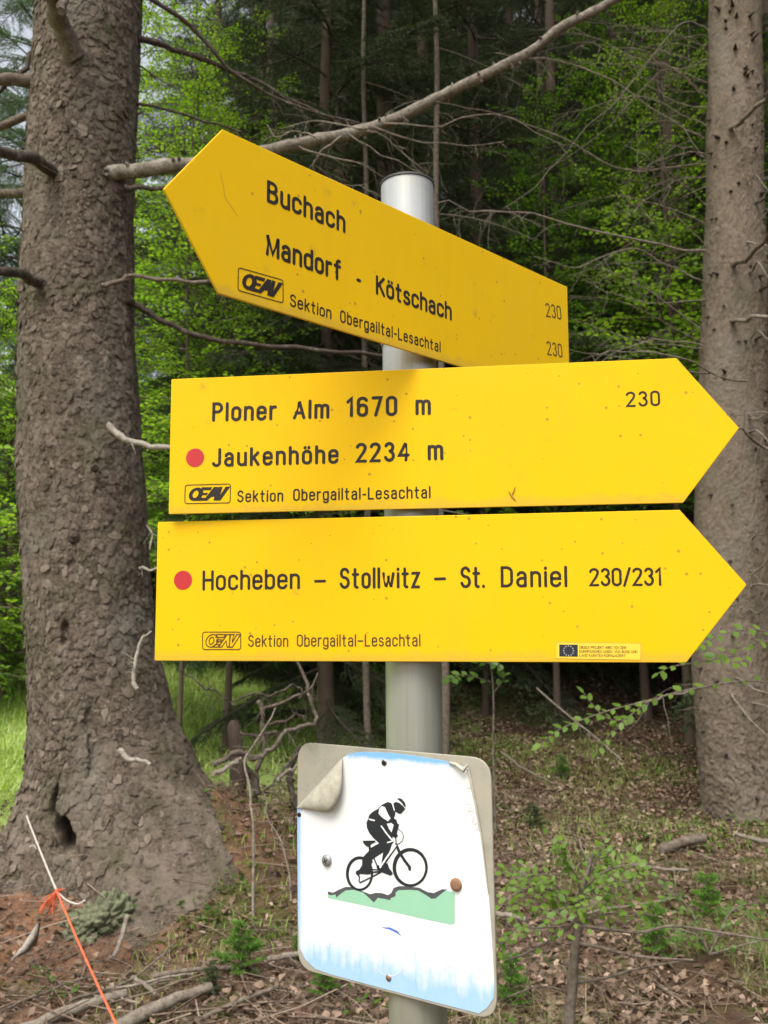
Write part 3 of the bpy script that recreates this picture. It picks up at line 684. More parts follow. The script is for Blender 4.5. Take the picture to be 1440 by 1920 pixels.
# fallen leaves
x, y, z_, r = scatter(300000, -6, 9, 2.8, 18, 5, lambda x, y: infr(x, y)*(1-.93*meadow(x, y))*np.clip(.42+.55*smooth(-1.6, .8, x), 0, 1)*np.clip(.85+1.1*fnoise(x*1.4, y*1.4, 6, 3), .15, 1)*np.clip(9/y, .45, 1))
n = len(x); a = r.uniform(0, 6.28, n); Xd = np.stack([np.cos(a), np.sin(a), r.normal(0, .25, n)], 1); N = np.stack([r.normal(0, .6, n), r.normal(0, .6, n), np.ones(n)], 1)
mb = MB(); leaf_block(np.stack([x, y, z_+r.uniform(.002, .03, n)], 1), Xd, N, r.uniform(.014, .052, n), mb, 0, np.clip(r.beta(1.2, 1.55, n), 0, 1), .16)
o = mb.build('fallen_leaves', MAT['litter']); o['kind'] = 'stuff'; tag(o, 'brown fallen leaves scattered over the forest floor', 'fallen leaves')
# small twigs
def sticks(mb, n, x0, x1, y0, y1, seed, L, w_, dens=None, up=.12, tl=.03):
    x, y, z_, r = scatter(n, x0, x1, y0, y1, seed, dens); n = len(x)
    a = r.uniform(0, 6.28, n); l_ = r.uniform(*L, n); ww = r.uniform(*w_, n)
    d = np.stack([np.cos(a), np.sin(a), r.normal(0, up, n)], 1); s_ = np.stack([-np.sin(a), np.cos(a), 0*a], 1); u = np.array([0, 0, 1.])
    p = np.stack([x, y, z_+tl*r.random(n)+.004], 1); md_ = p+d*l_[:, None]*.5+s_*(r.normal(0, .06, n)*l_)[:, None]; e = p+d*l_[:, None]
    V = []
    for q, k_ in ((p, 1.), (md_, .85), (e, .45)):
        for c_, s2 in ((1, 0), (-.5, .87), (-.5, -.87)): V.append(q+s_*(ww*k_*c_)[:, None]*.5+u*(ww*k_*s2)[:, None]*.5)
    V = np.stack(V, 1).reshape(-1, 3); b_ = np.arange(n)[:, None]*9; F = []
    for k_ in (0, 3):
        for j in range(3): F.append(b_+np.array([[k_+j, k_+(j+1) % 3, k_+3+(j+1) % 3, k_+3+j]]))
    mb.add(V, np.concatenate(F), 0, np.repeat(r.random(n), 9))
mb = MB()
sticks(mb, 5200, -3.2, 3.4, 2.9, 8, 71, (.05, .30), (.002, .007), lambda x, y: infr(x, y)*(1-meadow(x, y)))
sticks(mb, 240, -2.3, .3, 3.0, 5.0, 72, (.2, .6), (.004, .012), lambda x, y: infr(x, y), .06, .06)
sticks(mb, 60000, -3, 1.2, 3.0, 6.4, 73, (.012, .05), (.0015, .003), lambda x, y: infr(x, y)*(1-meadow(x, y)), .3, .02)
o = mb.build('twig_litter', MAT['twigs']); o['kind'] = 'stuff'; tag(o, 'small dead twigs and needles littering the ground', 'twigs')
# grass
def blades(n, x0, x1, y0, y1, seed, H, W, dens, bend=.5, name='grass', mat='grass', label=''):
    x, y, z_, r = scatter(n, x0, x1, y0, y1, seed, dens); n = len(x); h = r.uniform(*H, n); a = r.uniform(0, 6.28, n); b_ = r.uniform(.2, 1, n)*bend
    d = np.stack([np.cos(a), np.sin(a), 0*a], 1); s_ = np.stack([-np.sin(a), np.cos(a), 0*a], 1)*W*.5; p = np.stack([x, y, z_-.01], 1); u = np.array([0, 0, 1.])
    V = []
    for t, k_ in ((0, 1), (.4, .9), (.75, .6)):
        q = p+d*(h*b_*t*t)[:, None]+u*(h*t*(1-.35*b_*t))[:, None]; V += [q-s_*k_, q+s_*k_]
    V.append(p+d*(h*b_)[:, None]+u*(h*(1-.4*b_))[:, None]); V = np.stack(V, 1).reshape(-1, 3); b0 = np.arange(n)[:, None]*7
    mb = MB(); mb.add(V, np.concatenate([b0+np.array([[0, 1, 3, 2]]), b0+np.array([[2, 3, 5, 4]])]), 0, np.repeat(r.random(n)*.8+.1, 7))
    mb.add(V, b0+np.array([[4, 5, 6]]), 0, np.repeat(r.random(n), 7))
    o = mb.build(name, MAT[mat]); o['kind'] = 'stuff'; tag(o, label, 'grass'); return o
blades(90000, -9, 1.5, 6.2, 17, 81, (.09, .28), .009, lambda x, y: infr(x, y)*meadow(x, y)*np.clip(9/y, .4, 1), 2.0, label='bright green meadow grass beyond the thick trunk')
blades(9000, .0, 2.8, 3.1, 5.6, 83, (.08, .24), .0030, lambda x, y: infr(x, y)*np.clip(-.15+2.6*fnoise(x*1.8, y*1.8, 9, 2)+.35*smooth(1.0, 2.0, x), 0, 1), 1.9, 'dry_grass', 'grass_dry', 'dry bent grass at the lower right of the ground')
blades(45000, -1.2, 4, 3.2, 10, 84, (.03, .10), .004, lambda x, y: infr(x, y)*np.clip(-.1+2.6*fnoise(x*.9, y*.9, 12, 3), 0, 1), .8, 'moss_and_grass', 'grass', 'short green moss and grass patches between the fallen leaves')

x, y, z_, r = scatter(2600, -1.6, 4.5, 3.1, 10, 91, lambda x, y: infr(x, y)*np.clip(-.05+2.2*fnoise(x*1.1+3, y*1.1, 15, 3)+.22*smooth(-.5, 1.2, x), 0, 1))
n = len(x); q = 9; idx = np.repeat(np.arange(n), q); N_ = len(idx); a = r.uniform(0, 6.28, N_); rad = r.uniform(0, .07, N_)
P = np.stack([x[idx]+rad*np.cos(a), y[idx]+rad*np.sin(a), z_[idx]+r.uniform(.01, .11, n)[idx]*r.uniform(.2, 1, N_)], 1); Xd = np.stack([np.cos(a), np.sin(a), r.normal(.1, .3, N_)], 1)
mb = MB(); leaf_block(P, Xd, np.stack([r.normal(0, .4, N_), r.normal(0, .4, N_), np.ones(N_)], 1), r.uniform(.014, .04, N_), mb, 0, np.clip(r.random(N_)*.6+.5*r.random(n)[idx], 0, 1), .04)
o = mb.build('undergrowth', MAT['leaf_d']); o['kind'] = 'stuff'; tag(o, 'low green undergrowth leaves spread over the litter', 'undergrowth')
# ------------------------------------------------------------------ near plants
LEAFM = MB(); leaf_block(np.zeros((1, 3)), np.array([[1., 0, 0]]), np.array([[0, 0, 1.]]), np.array([1.]), LEAFM, 0, np.array([.6]))
LEAFG = LEAFM.mesh('leaf', [MAT['leaf']]); LEAFDK = LEAFM.mesh('leaf', [MAT['leaf_d']]); LEAFMD = LEAFM.mesh('leaf', [MAT['leaf_m']])
def put_leaf(parent, p, x, nrm, size, mesh=None):
    x = Vector(x).normalized(); n_ = Vector(nrm); y_ = n_.cross(x).normalized(); n_ = x.cross(y_)
    m = Matrix((x, y_, n_)).transposed().to_4x4(); m.translation = Vector(p)
    o = bpy.data.objects.new('leaf', mesh or LEAFG); COL.objects.link(o); o.parent = parent
    o.matrix_local = m @ Matrix.Diagonal((size, size, size, 1)); return o
def sprig(parent, P, n, size, rr, mb, side=.06, mesh=None):
    """alternating leaf sprays along a path"""
    P = np.asarray(P)
    for i in range(n):
        t = (.15+.85*i/(n-1))*(len(P)-1.001); a = int(t); p = P[a]+(P[a+1]-P[a])*(t-a); d = P[a+1]-P[a]; d /= np.linalg.norm(d)
        s_ = np.cross(d, [0, -.5, .85]); s_ /= np.linalg.norm(s_); s_ *= (1 if i % 2 else -1)
        x = d*.55+s_*(.9 if i < n-1 else .05)+np.array([rr.uniform(-.2, .2) for _ in range(3)])
        put_leaf(parent, p, x, (rr.uniform(-.35, .35), -.55+rr.uniform(-.3, .3), .8), size*rr.uniform(.7, 1.15), mesh)

LEAFCOUNT = [0]
def near_plant(label, name, cat, base, stems, Yd, leafsize, seed, mat='wood_brown', mesh=None, group=None, bushy=False):
    """stems: list of (pixel path, Y0, Y1, r0, r1, leaves)"""
    rr = random.Random(seed); T = thing(name, label, cat, (0, 0, 0), group)
    for pts, a, b_, r0, r1, nl in stems:
        P = catmull([at(u, v_, a+(b_-a)*t) for (u, v_), t in zip(pts, np.linspace(0, 1, len(pts)))], 6)
        mb = MB(); mb.tube(P, np.linspace(r0, r1, len(P)), 7, 0, .5, True, .1)
        mb.build('stem' if nl == 0 and r0 > .012 else 'twig', MAT[mat], T)
        if nl and bushy:
            for q in range(nl):
                i_ = int(len(P)*(.12+.86*q/nl)); p = P[min(i_, len(P)-2)]; d = P[min(i_+1, len(P)-1)]-P[min(i_, len(P)-2)]; d /= np.linalg.norm(d)+1e-9
                s_ = np.cross(d, [0, -.3, .95])*(1 if q % 2 else -1); d = d*.6+s_*.8+np.array([rr.uniform(-.4, .4), rr.uniform(-.4, .4), rr.uniform(-.1, .3)]); d /= np.linalg.norm(d)
                Q = np.array([p+d*t_*rr.uniform(.05, .11)*1.0+np.array([0, 0, -.25*t_*t_*.08]) for t_ in np.linspace(0, 1, 5)]); Q[1:] += np.cumsum(np.random.default_rng(q+seed).normal(0, .002, (4, 3)), 0)
                mb = MB(); mb.tube(Q, np.linspace(.0016, .0008, 5), 4, 0); mb.build('twig', MAT[mat], T); sprig(T, Q, 5, leafsize, rr, None, mesh=mesh)
        elif nl: sprig(T, P, nl, leafsize, rr, None, mesh=mesh)
    return T
gb = at(1062, 2060, 3.0)
near_plant('small sapling with light green leaves and dead side twigs at lower right', 'sapling', 'sapling', None, [
 ([(1060, 2330), (1062, 2060), (1068, 1900), (1076, 1800), (1084, 1740), (1086, 1690), (1100, 1640), (1110, 1600)], 3.0, 3.0, .024, .006, 0),
 ([(1084, 1735), (1140, 1742), (1200, 1748), (1260, 1736), (1330, 1745), (1440, 1762), (1500, 1760)], 3.0, 2.9, .006, .003, 0),
 ([(1082, 1768), (1120, 1775), (1180, 1790), (1225, 1796), (1300, 1800)], 3.0, 2.8, .007, .003, 0),
 ([(1082, 1722), (1060, 1745), (1020, 1770), (980, 1790), (950, 1800)], 3.0, 3.1, .006, .003, 0),
 ([(1074, 1842), (1130, 1835), (1200, 1815), (1290, 1800)], 3.0, 3.1, .006, .002, 0),
 ([(1070, 1860), (1010, 1850), (950, 1870)], 3.0, 2.9, .005, .002, 0),
 ([(1086, 1700), (1060, 1680), (1010, 1665), (960, 1680), (935, 1705)], 3.0, 2.8, .005, .002, 12),
 ([(1060, 1680), (1030, 1650), (990, 1640), (960, 1650)], 2.95, 2.8, .004, .002, 9),
 ([(1090, 1680), (1080, 1640), (1055, 1610), (1040, 1592)], 3.0, 2.95, .004, .002, 9),
 ([(1095, 1665), (1125, 1640), (1160, 1625), (1205, 1622)], 3.0, 2.9, .004, .002, 10),
 ([(1100, 1650), (1120, 1610), (1135, 1588)], 3.0, 3.0, .003, .002, 7),
 ([(1090, 1690), (1120, 1670), (1160, 1655), (1200, 1650)], 3.0, 3.1, .004, .002, 9),
 ([(1086, 1690), (1060, 1700), (1040, 1712), (1010, 1722)], 3.0, 2.7, .004, .002, 7),
 ([(1086, 1680), (1100, 1676), (1115, 1690), (1110, 1705)], 3.0, 2.8, .003, .002, 4),
 ([(1070, 1735), (1010, 1740), (965, 1745), (940, 1775)], 3.0, 3.1, .003, .002, 7),
 ([(1085, 1730), (1130, 1715), (1180, 1712), (1230, 1718)], 3.0, 3.2, .003, .002, 7),
], 3.0, .028, 5, mesh=LEAFMD, bushy=True)
near_plant('young beech twigs with green leaves reaching in from the right below the signs', 'beech_sapling', 'sapling', None, [
 ([(1640, 1900), (1600, 1500), (1560, 1250), (1550, 1150)], 4.7, 4.7, .02, .012, 0),
 ([(1575, 1350), (1440, 1280), (1310, 1290), (1225, 1312), (1190, 1335), (1150, 1370), (1120, 1410)], 4.7, 4.9, .006, .002, 26),
 ([(1225, 1312), (1150, 1330), (1090, 1350), (1045, 1370), (1015, 1395)], 4.85, 4.9, .004, .002, 18),
 ([(1190, 1335), (1165, 1350), (1135, 1345), (1110, 1320), (1095, 1300)], 4.85, 4.9, .003, .002, 10),
 ([(1557, 1220), (1470, 1200), (1400, 1210), (1350, 1225), (1335, 1240)], 4.7, 4.6, .004, .002, 12),
 ([(1470, 1200), (1420, 1180), (1370, 1185), (1330, 1200), (1310, 1210)], 4.6, 4.5, .004, .002, 12),
 ([(1400, 1225), (1320, 1240), (1260, 1250), (1235, 1262)], 4.6, 4.6, .003, .002, 8),
 ([(1440, 1190), (1400, 1230), (1385, 1245)], 4.6, 4.5, .003, .002, 6),
], 4.7, .058, 9, mesh=LEAFMD)
near_plant('low mat of green twigs with small leaves right of the sapling stem', 'ground_shrub', 'shrub', None, [
 ([(1330, 1790), (1290, 1700), (1240, 1660)], 4.2, 4.3, .005, .002, 6), ([(1330, 1790), (1370, 1710), (1420, 1690)], 4.2, 4.3, .005, .002, 6),
 ([(1330, 1790), (1300, 1750), (1220, 1740)], 4.2, 4.1, .005, .002, 6), ([(1330, 1790), (1400, 1770), (1450, 1760)], 4.2, 4.1, .005, .002, 5)], 4.2, .03, 33, mesh=LEAFDK, bushy=True)
near_plant('leafy green sprig left of the right end of the lowest arrow sign', 'beech_sapling', 'sapling', None, [
 ([(930, 1560), (925, 1420), (925, 1300), (915, 1200)], 6.6, 6.6, .010, .005, 0),
 ([(925, 1300), (945, 1270), (935, 1250), (900, 1240)], 6.6, 6.5, .004, .002, 12),
 ([(925, 1280), (870, 1265), (845, 1275)], 6.6, 6.4, .004, .002, 10),
 ([(918, 1240), (900, 1225), (880, 1230)], 6.6, 6.4, .004, .002, 8)], 6.6, .075, 12, mesh=LEAFDK)

# small spruce seedlings
def seedling_mesh(seed, mat):
    rng = np.random.default_rng(seed); mb = MB(); mb.tube([[0, 0, -.02], [0.005, 0, .1], [0, .005, .22]], [.004, .003, .0015], 5, 0)
    P0 = [];D = [];L = []
    for i in range(34):
        h = .02+.2*i/34; a = i*2.4; d = np.array([math.cos(a), math.sin(a), .35]); d /= np.linalg.norm(d); l_ = .11*(1-.65*i/34)*rng.uniform(.7, 1.2)
        d = d+rng.normal(0, .22, 3); d[0] += .25*(seed-2); d /= np.linalg.norm(d); l_ *= rng.uniform(.4, 1.35)
        P0.append([0, 0, h]); D.append(d); L.append(l_)
        for e in (-1, 1):
            for f in (.35, .65):
                dd = d*.8+e*np.cross(d, [0, 0, 1])*.8; dd /= np.linalg.norm(dd); P0.append(np.array([0, 0, h])+d*l_*f); D.append(dd); L.append(l_*.45)
    needles(mb, np.array(P0), np.array(D), np.array(L), 620, .017, .0044, 1, rng, .3, 1.)
    return mb.mesh('spruce_seedling', [MAT['wood_brown'], mat])
SM = [seedling_mesh(1, MAT['needle_y']), seedling_mesh(2, MAT['needle_y']), seedling_mesh(3, MAT['needle'])]
def on_ground(px, py):
    """point where the ray through a pixel meets the ground"""
    Yv = np.linspace(2.5, 40, 3000); d = CF+CR*(px-720)/FPX-CU*(py-960)/FPX
    P = EYE[None]+d[None]*(Yv/d[1])[:, None]; k_ = np.argmax(P[:, 2] < gh(P[:, 0], P[:, 1])); return P[k_]
for i, (px, py, sc, m_, lab) in enumerate([
 (452, 1835, 1.05, 0, 'bright green spruce seedling left of the cycling sign'), (610, 1870, .8, 1, 'low green spruce seedling at the lower corner of the cycling sign'),
 (560, 1810, .6, 1, 'tiny green spruce seedling touching the left edge of the cycling sign'), (395, 1868, .6, 2, 'small dark seedling below the bright green seedling'),
 (1000, 1560, .9, 2, 'dark spruce seedling right of the cycling sign'),
 (670, 1385, 2.2, 2, 'dark spruce seedling above the left corner of the cycling sign'), (620, 1360, 1.5, 0, 'green spruce seedling beside the dead tangled branches'),
 (1230, 1790, 1.0, 1, 'green spruce seedling right of the sapling stem'), (1330, 1730, 1.1, 1, 'green spruce seedling in the dry grass'),

 (960, 1890, .9, 1, 'green seedling below the right corner of the cycling sign'), (1055, 1460, .9, 0, 'small bright seedling in the middle of the leaf litter'),
 
]):
    p = on_ground(px, py); o = link('spruce_seedling', SM[m_]); tag(o, lab, 'seedling', 'small spruce seedlings', p); o.scale = (sc,)*3; o.rotation_euler = (0, 0, i*1.7)

# ------------------------------------------------------------------ dead tangle, stump, sticks
MAT['wood_dark2'] = bark_mat('dead_bush_bark', (.035, .026, .02), (.10, .078, .06), (.22, .18, .145), fine=True)
DT = thing('dead_bush', 'tangle of crooked dead branches on the root mound right of the trunk', 'dead branches')
for q, (pts, a, b_, w0, w1, n, m_) in enumerate([
 ([(331, 1253), (354, 1266), (382, 1288), (415, 1299), (433, 1320), (447, 1312), (474, 1299), (506, 1301), (543, 1288), (561, 1293), (573, 1312)], 5.0, 5.4, .005, .010, 5, 'wood_dark'),
 ([(554, 1230), (573, 1275), (575, 1298), (584, 1318), (594, 1348), (582, 1360), (550, 1367), (529, 1376), (515, 1401), (495, 1415), (470, 1422), (458, 1410), (437, 1415), (400, 1436)], 5.5, 5.2, .012, .022, 6, 'wood_dark2'),
 ([(573, 1298), (527, 1318), (497, 1325), (490, 1318), (494, 1340), (490, 1369), (497, 1403), (483, 1438), (481, 1475)], 5.4, 5.4, .012, .020, 6, 'wood_dark2'),
 ([(447, 1410), (465, 1444), (475, 1460), (482, 1490)], 5.3, 5.3, .02, .032, 3, 'wood_dark'),
 ([(559, 1412), (531, 1442), (515, 1465), (490, 1492)], 5.5, 5.3, .012, .010, 3, 'wood_dark2'),
 ([(563, 1400), (543, 1440), (547, 1484), (556, 1512)], 5.6, 5.5, .02, .03, 3, 'wood_dark'),
 ([(595, 1262), (580, 1290), (560, 1310)], 5.4, 5.4, .005, .010, 2, 'wood_dark2'),
 ([(400, 1450), (420, 1442), (440, 1428), (455, 1420)], 5.1, 5.2, .018, .014, 2, 'wood_dead'),
 ([(500, 1360), (540, 1350), (560, 1340), (575, 1345)], 5.4, 5.4, .014, .008, 2, 'wood_dark'),
 ([(450, 1372), (490, 1380), (520, 1372)], 5.4, 5.4, .010, .014, 2, 'wood_dark'),
 ([(520, 1466), (545, 1442), (560, 1438)], 5.2, 5.2, .016, .008, 1, 'wood_dead')]):
    B(DT, pts, a, b_, w0*.75, w1*.75, m_, n+4, .16, .0028, name='dead_branch', seed=900+q, wob=.007, lump=.12)
near = thing('bare_sapling', 'thin bare pale stem standing in front of the root mound', 'sapling')
B(near, [(478, 1790), (475, 1655), (474, 1552), (470, 1483), (458, 1433), (470, 1405), (502, 1357), (518, 1328)], 4.6, 5.0, .008, .004, 'wood_dead', 6, .15, .0025, name='stem', wob=.003, lump=.05)
near = thing('bare_sapling', 'thin bare stem leaning beside the left edge of the cycling sign', 'sapling')
B(near, [(545, 1690), (543, 1655), (531, 1586), (503, 1536), (500, 1500)], 4.8, 5.0, .006, .003, 'wood_dead', 6, .15, .002, name='stem', wob=.003)
mb = MB(); p = at(447, 1425, 6.0); mb.tube([p-[0, 0, .5], p, p+np.array([-.02, 0, .12]), p+np.array([-.035, 0, .22]), p+np.array([-.035, 0, .255])], [.06, .05, .045, .042, .02], 12, 0, .3, True, .12)
tag(mb.build('stump', MAT['bark_far']), 'small upright brown stump beside the thick trunk', 'stump')
for q, (pts, Y0, Y1, r0, r1, mt, lab) in enumerate([
 ([(40, 1935), (140, 1892), (235, 1862)], 3.72, 4.0, .026, .018, 'wood_dead', 'thick pale stick at the bottom left under the cord'),
 ([(190, 1945), (300, 1885), (395, 1850)], 3.65, 4.0, .030, .020, 'wood_dead', 'thick pale stick at the bottom ending near the seedlings'),
 ([(290, 1815), (400, 1812), (470, 1808)], 4.1, 4.15, .011, .008, 'wood_brown', 'thin stick lying left of the bright green seedling'),
 ([(500, 1795), (560, 1778), (620, 1770)], 4.2, 4.3, .014, .012, 'wood_dead', 'stick end poking from behind the cycling sign'),
 ([(213, 1795), (228, 1760), (238, 1718)], 4.2, 4.45, .010, .012, 'wood_dead', 'short pale stick standing against the root mound'),
 ([(250, 1800), (270, 1835), (292, 1862)], 4.15, 3.95, .010, .009, 'wood_dead', 'short broken stick beside the orange cord'),
 ([(-10, 1905), (40, 1878), (110, 1850), (190, 1800)], 3.85, 4.2, .007, .005, 'wood_brown', 'thin stick slanting up from the lower left corner'),
 ([(130, 1870), (250, 1800), (330, 1745)], 3.9, 4.4, .007, .004, 'wood_brown', 'thin stick crossing under the cord'),
 ([(200, 1832), (300, 1822), (360, 1826)], 4.05, 4.1, .006, .005, 'wood_dead', 'short thin stick in the litter below the moss lump'),
 ([(330, 1935), (420, 1890), (520, 1850)], 3.7, 3.95, .012, .008, 'wood_brown', 'brown stick running toward the foot of the cycling sign'),
 ([(1180, 1612), (1230, 1618), (1290, 1632)], 5.6, 5.5, .012, .009, 'wood_dead', 'fallen stick in front of the right trunk'),
 ([(1240, 1595), (1270, 1582), (1320, 1568)], 6.1, 6.3, .03, .035, 'wood_brown', 'short dark log at the foot of the right trunk'),
 ([(1380, 1545), (1410, 1558), (1450, 1575)], 6.7, 6.4, .014, .02, 'wood_dead', 'pale root like stick right of the right trunk'),
 ([(1100, 1700), (1180, 1680), (1290, 1655)], 4.7, 5.0, .006, .004, 'wood_dead', 'thin pale stick behind the sapling leaves'),
 ([(930, 1655), (960, 1672), (985, 1690)], 4.8, 4.7, .014, .014, 'wood_dead', 'short stick beside the right edge of the cycling sign'),
 ([(1130, 1640), (1105, 1590), (1090, 1560), (1085, 1530)], 5.3, 6.2, .008, .006, 'wood_dead', 'pale forked stick lying in the leaf litter'),
 ([(1005, 1290), (1070, 1345), (1120, 1385), (1168, 1428)], 8.6, 8.2, .009, .008, 'wood_dead', 'pale fallen pole leaning on the slope below the signs'),
 ([(940, 1410), (980, 1440), (1040, 1470)], 8.4, 7.8, .012, .008, 'wood_brown', 'thin brown pole on the slope right of the cycling sign'),
]):
    P = catmull([at(u, v_, Y0+(Y1-Y0)*t) for (u, v_), t in zip(pts, np.linspace(0, 1, len(pts)))], 6)
    rr_ = np.linspace(r0, r1, len(P)); zg = gh(P[:, 0], P[:, 1])+rr_*.8; 
    if q not in (4, 16, 17): P[:, 2] = np.minimum(np.maximum(P[:, 2], zg), zg+.05)
    else: P[:, 2] = np.maximum(P[:, 2], zg)
    P += RNG.normal(0, .0015, P.shape); mb = MB(); mb.tube(P, rr_, 9, 0, .6, True, .12); twiggy(mb, P, None, 0, 3, .12, .003, .5, q)
    tag(mb.build('fallen_stick', MAT[mt]), lab, 'stick', 'fallen sticks on the ground')

# grey green moss lump, pale bark sliver
def lumps(spec, name, mat, label, cat, seed):
    rng = np.random.default_rng(seed); mb = MB()
    for (px, py, r) in spec:
        c = on_ground(px, py)+np.array([0, 0, r*.35]); nu, nv = 22, 14
        U, V_ = np.meshgrid(np.linspace(0, 2*np.pi, nu, endpoint=False), np.linspace(0, np.pi, nv)); s_ = rng.integers(0, 999)
        rad = r*(1+.5*fnoise(np.cos(U)*np.sin(V_)*3+s_, (np.sin(U)*np.sin(V_)+np.cos(V_))*3, 5, 4)+.12*fnoise(U*6, V_*6, 6, 2))
        P = np.stack([c[0]+rad*np.cos(U)*np.sin(V_), c[1]+rad*.8*np.sin(U)*np.sin(V_), c[2]+rad*.75*np.cos(V_)], -1).reshape(-1, 3)
        i = np.arange(nv-1)[:, None]*nu; j = np.arange(nu)[None]; kx = (j+1) % nu
        mb.add(P, np.stack([i+j, i+kx, i+nu+kx, i+nu+j], -1).reshape(-1, 4), 0, rng.random())
    return tag(mb.build(name, mat), label, cat)
k = NT('grey_green_moss'); v = k.coord(); n1 = k.noise(v, 45, 8, .75); n2 = k.noise(v, 8, 4)
k.bump(n1, .02, 1); MAT['moss'] = k.col(k.mix(n2, k.ramp(n1, [(.3, (.14, .15, .09)), (.7, (.34, .35, .23))]), k.ramp(n1, [(.3, (.07, .09, .035)), (.7, (.24, .25, .15))])), .95, .05)
mb = MB(); c = on_ground(165, 1765)+np.array([0, .10, .05]); nu, nv = 150, 90
U, V_ = np.meshgrid(np.linspace(0, 2*np.pi, nu, endpoint=False), np.linspace(0, np.pi, nv))
sx_ = np.cos(U)*np.sin(V_); sy_ = np.sin(U)*np.sin(V_); sz_ = np.cos(V_)
F1, F2, ID, _, _ = voro(sx_*3.2+4, sz_*3.6+1.5*sy_, 5); H1, H2, _, _, _ = voro(sx_*8+4, sz_*8+3*sy_, 6)
rad = .95+.16*ID*smooth(0, .5, F2-F1)+.13*smooth(0, .5, F2-F1)+.05*smooth(0, .6, H2-H1)+.55*fnoise(sx_*1.5+3, sz_*1.5+sy_, 3, 4)+.06*fnoise(sx_*14, sz_*14, 8, 3)
P = np.stack([c[0]+.14*rad*sx_+.09*sz_, c[1]+.12*rad*sy_+.05*sz_, c[2]+.12*rad*sz_], -1).reshape(-1, 3)
i = np.arange(nv-1)[:, None]*nu; j = np.arange(nu)[None]; kx = (j+1) % nu
mb.add(P, np.stack([i+j, i+nu+j, i+nu+kx, i+kx], -1).reshape(-1, 4), 0, .5)
tag(mb.build('moss_clump', MAT['moss']), 'lumpy grey green moss cushion at the foot of the thick trunk', 'moss')
mb = MB(); A = [at(22, 1800, 4.15), at(45, 1782, 4.2), at(62, 1758, 4.25), at(72, 1730, 4.3)]
mb2 = MB(); W_ = [.004, .02, .022, .004]; Vv = []
for p, w_ in zip(A, W_): Vv += [p+np.array([-w_*.5, 0, w_]), p+np.array([w_*.7, .02, -w_*.6]), p+np.array([0, -.012, 0])]
Ff = []
for i in range(3):
    for j in range(3): Ff.append([i*3+j, i*3+(j+1) % 3, i*3+3+(j+1) % 3, i*3+3+j])
mb2.add(Vv, Ff, 0, .9); tag(mb2.build('bark_sliver', MAT['wood_pale']), 'pale curved sliver of bark leaning left of the moss clump', 'bark')

# orange and white cord
MAT['cord_w'] = plain('white_cord', (.50, .45, .40), .8, .2, .15, 200, .001); MAT['cord_o'] = plain('orange_cord', (.62, .13, .055), .7, .3, .15, 200, .001)
CT = thing('marker_cord', 'taut cord from the root to the lower left, white above and orange below', 'cord')
def cord(a, b_, r, mat, name, sag=.0):
    P = [a+(b_-a)*t-np.array([0, 0, sag*4*t*(1-t)]) for t in np.linspace(0, 1, 40)]; mb = MB(); mb.tube(P, r*(1+.15*np.sin(np.arange(40)*2.1)), 7, 0); return mb.build(name, MAT[mat], CT)
c0 = at(50, 1530, 4.9); c1 = at(107, 1672, 3.9); c2_ = at(225, 1935, 2.9)
cord(c0, c1, .0043, 'cord_w', 'white_cord', .005); cord(c1, c2_, .0043, 'cord_o', 'orange_cord', .01)
mb = MB()
P = catmull([c1, at(125, 1688, 3.88), at(145, 1695, 3.87), at(160, 1688, 3.86)], 5); mb.tube(P, .004, 6, 0); mb.build('loose_end', MAT['cord_w'], CT)
mb = MB(); mb.tube(catmull([at(56, 1588, 4.5), at(62, 1585, 4.5), at(68, 1592, 4.5)], 4), .003, 5, 0); mb.build('loose_end', MAT['cord_w'], CT)
mb = MB(); rr = random.Random(3)
for i in range(26):
    e = at(88+rr.uniform(-17, 12), 1706+rr.uniform(-14, 10), 3.88+rr.uniform(-.02, .02)); m_ = (c1+e)/2+np.array([rr.uniform(-.01, .01), 0, rr.uniform(.0, .012)]); mb.tube(catmull([c1, m_, e], 4), .0016, 4, 0)
for i in range(5): mb.tube([c1, at(107+rr.uniform(5, 22), 1668+rr.uniform(-6, 5), 3.9)], .0015, 4, 0)
mb.build('frayed_tassel', MAT['cord_o'], CT)
mb = MB(); mb.tube([c1-[.0, 0, .012], c1, c1+[0, 0, .012]], [.006, .011, .006], 8, 0); mb.build('knot', MAT['cord_o'], CT)
# ------------------------------------------------------------------ the signpost
PX, PY, LX, LY, PR = .03026, .9699, -.0028, .0043, .03
def post_at(zr): return np.array([PX+LX*zr, PY+LY*zr, CAMZ+zr])
k = NT('galvanised_post'); v = k.coord(); st = k.noise(k.coord((60, 60, 1.5)), 1, 6, .6); cl = k.noise(v, 12, 6, .6); sxz = k.n('SeparateXYZ'); k.l(v, sxz.inputs[0])
lowf = k.ramp(k.math('MULTIPLY_ADD', sxz.outputs[2], -.9, 1.85), [(.05, 0.), (.55, 1.)])
c = k.mix(lowf, k.ramp(st, [(.3, (.36, .37, .36)), (.7, (.52, .53, .52))]), k.ramp(st, [(.3, (.24, .25, .19)), (.7, (.38, .39, .32))]))
c = k.mix(k.ramp(cl, [(.45, 0.), (.7, .6)]), c, (.36, .35, .28)); c = k.mix(k.ramp(k.noise(v, 130, 5, .7), [(.64, 0.), (.72, .6)]), c, (.22, .21, .17)); k.bump(cl, .0004, .5)
rgh = k.ramp(cl, [(.3, .34), (.8, .55)])
MAT['post'] = k.col(c, rgh, .5, .5)
MAT['cap'] = plain('black_plastic_cap', (.03, .028, .025), .6, .4)
P0 = thing('signpost', 'round galvanised metal post carrying the trail signs', 'post', tuple(post_at(-1.7)))
T0 = post_at(-1.7)
topz = at(763, 349, PY)[2]-CAMZ
mb = MB(); zz = np.linspace(-1.75, topz, 14); ring = 64
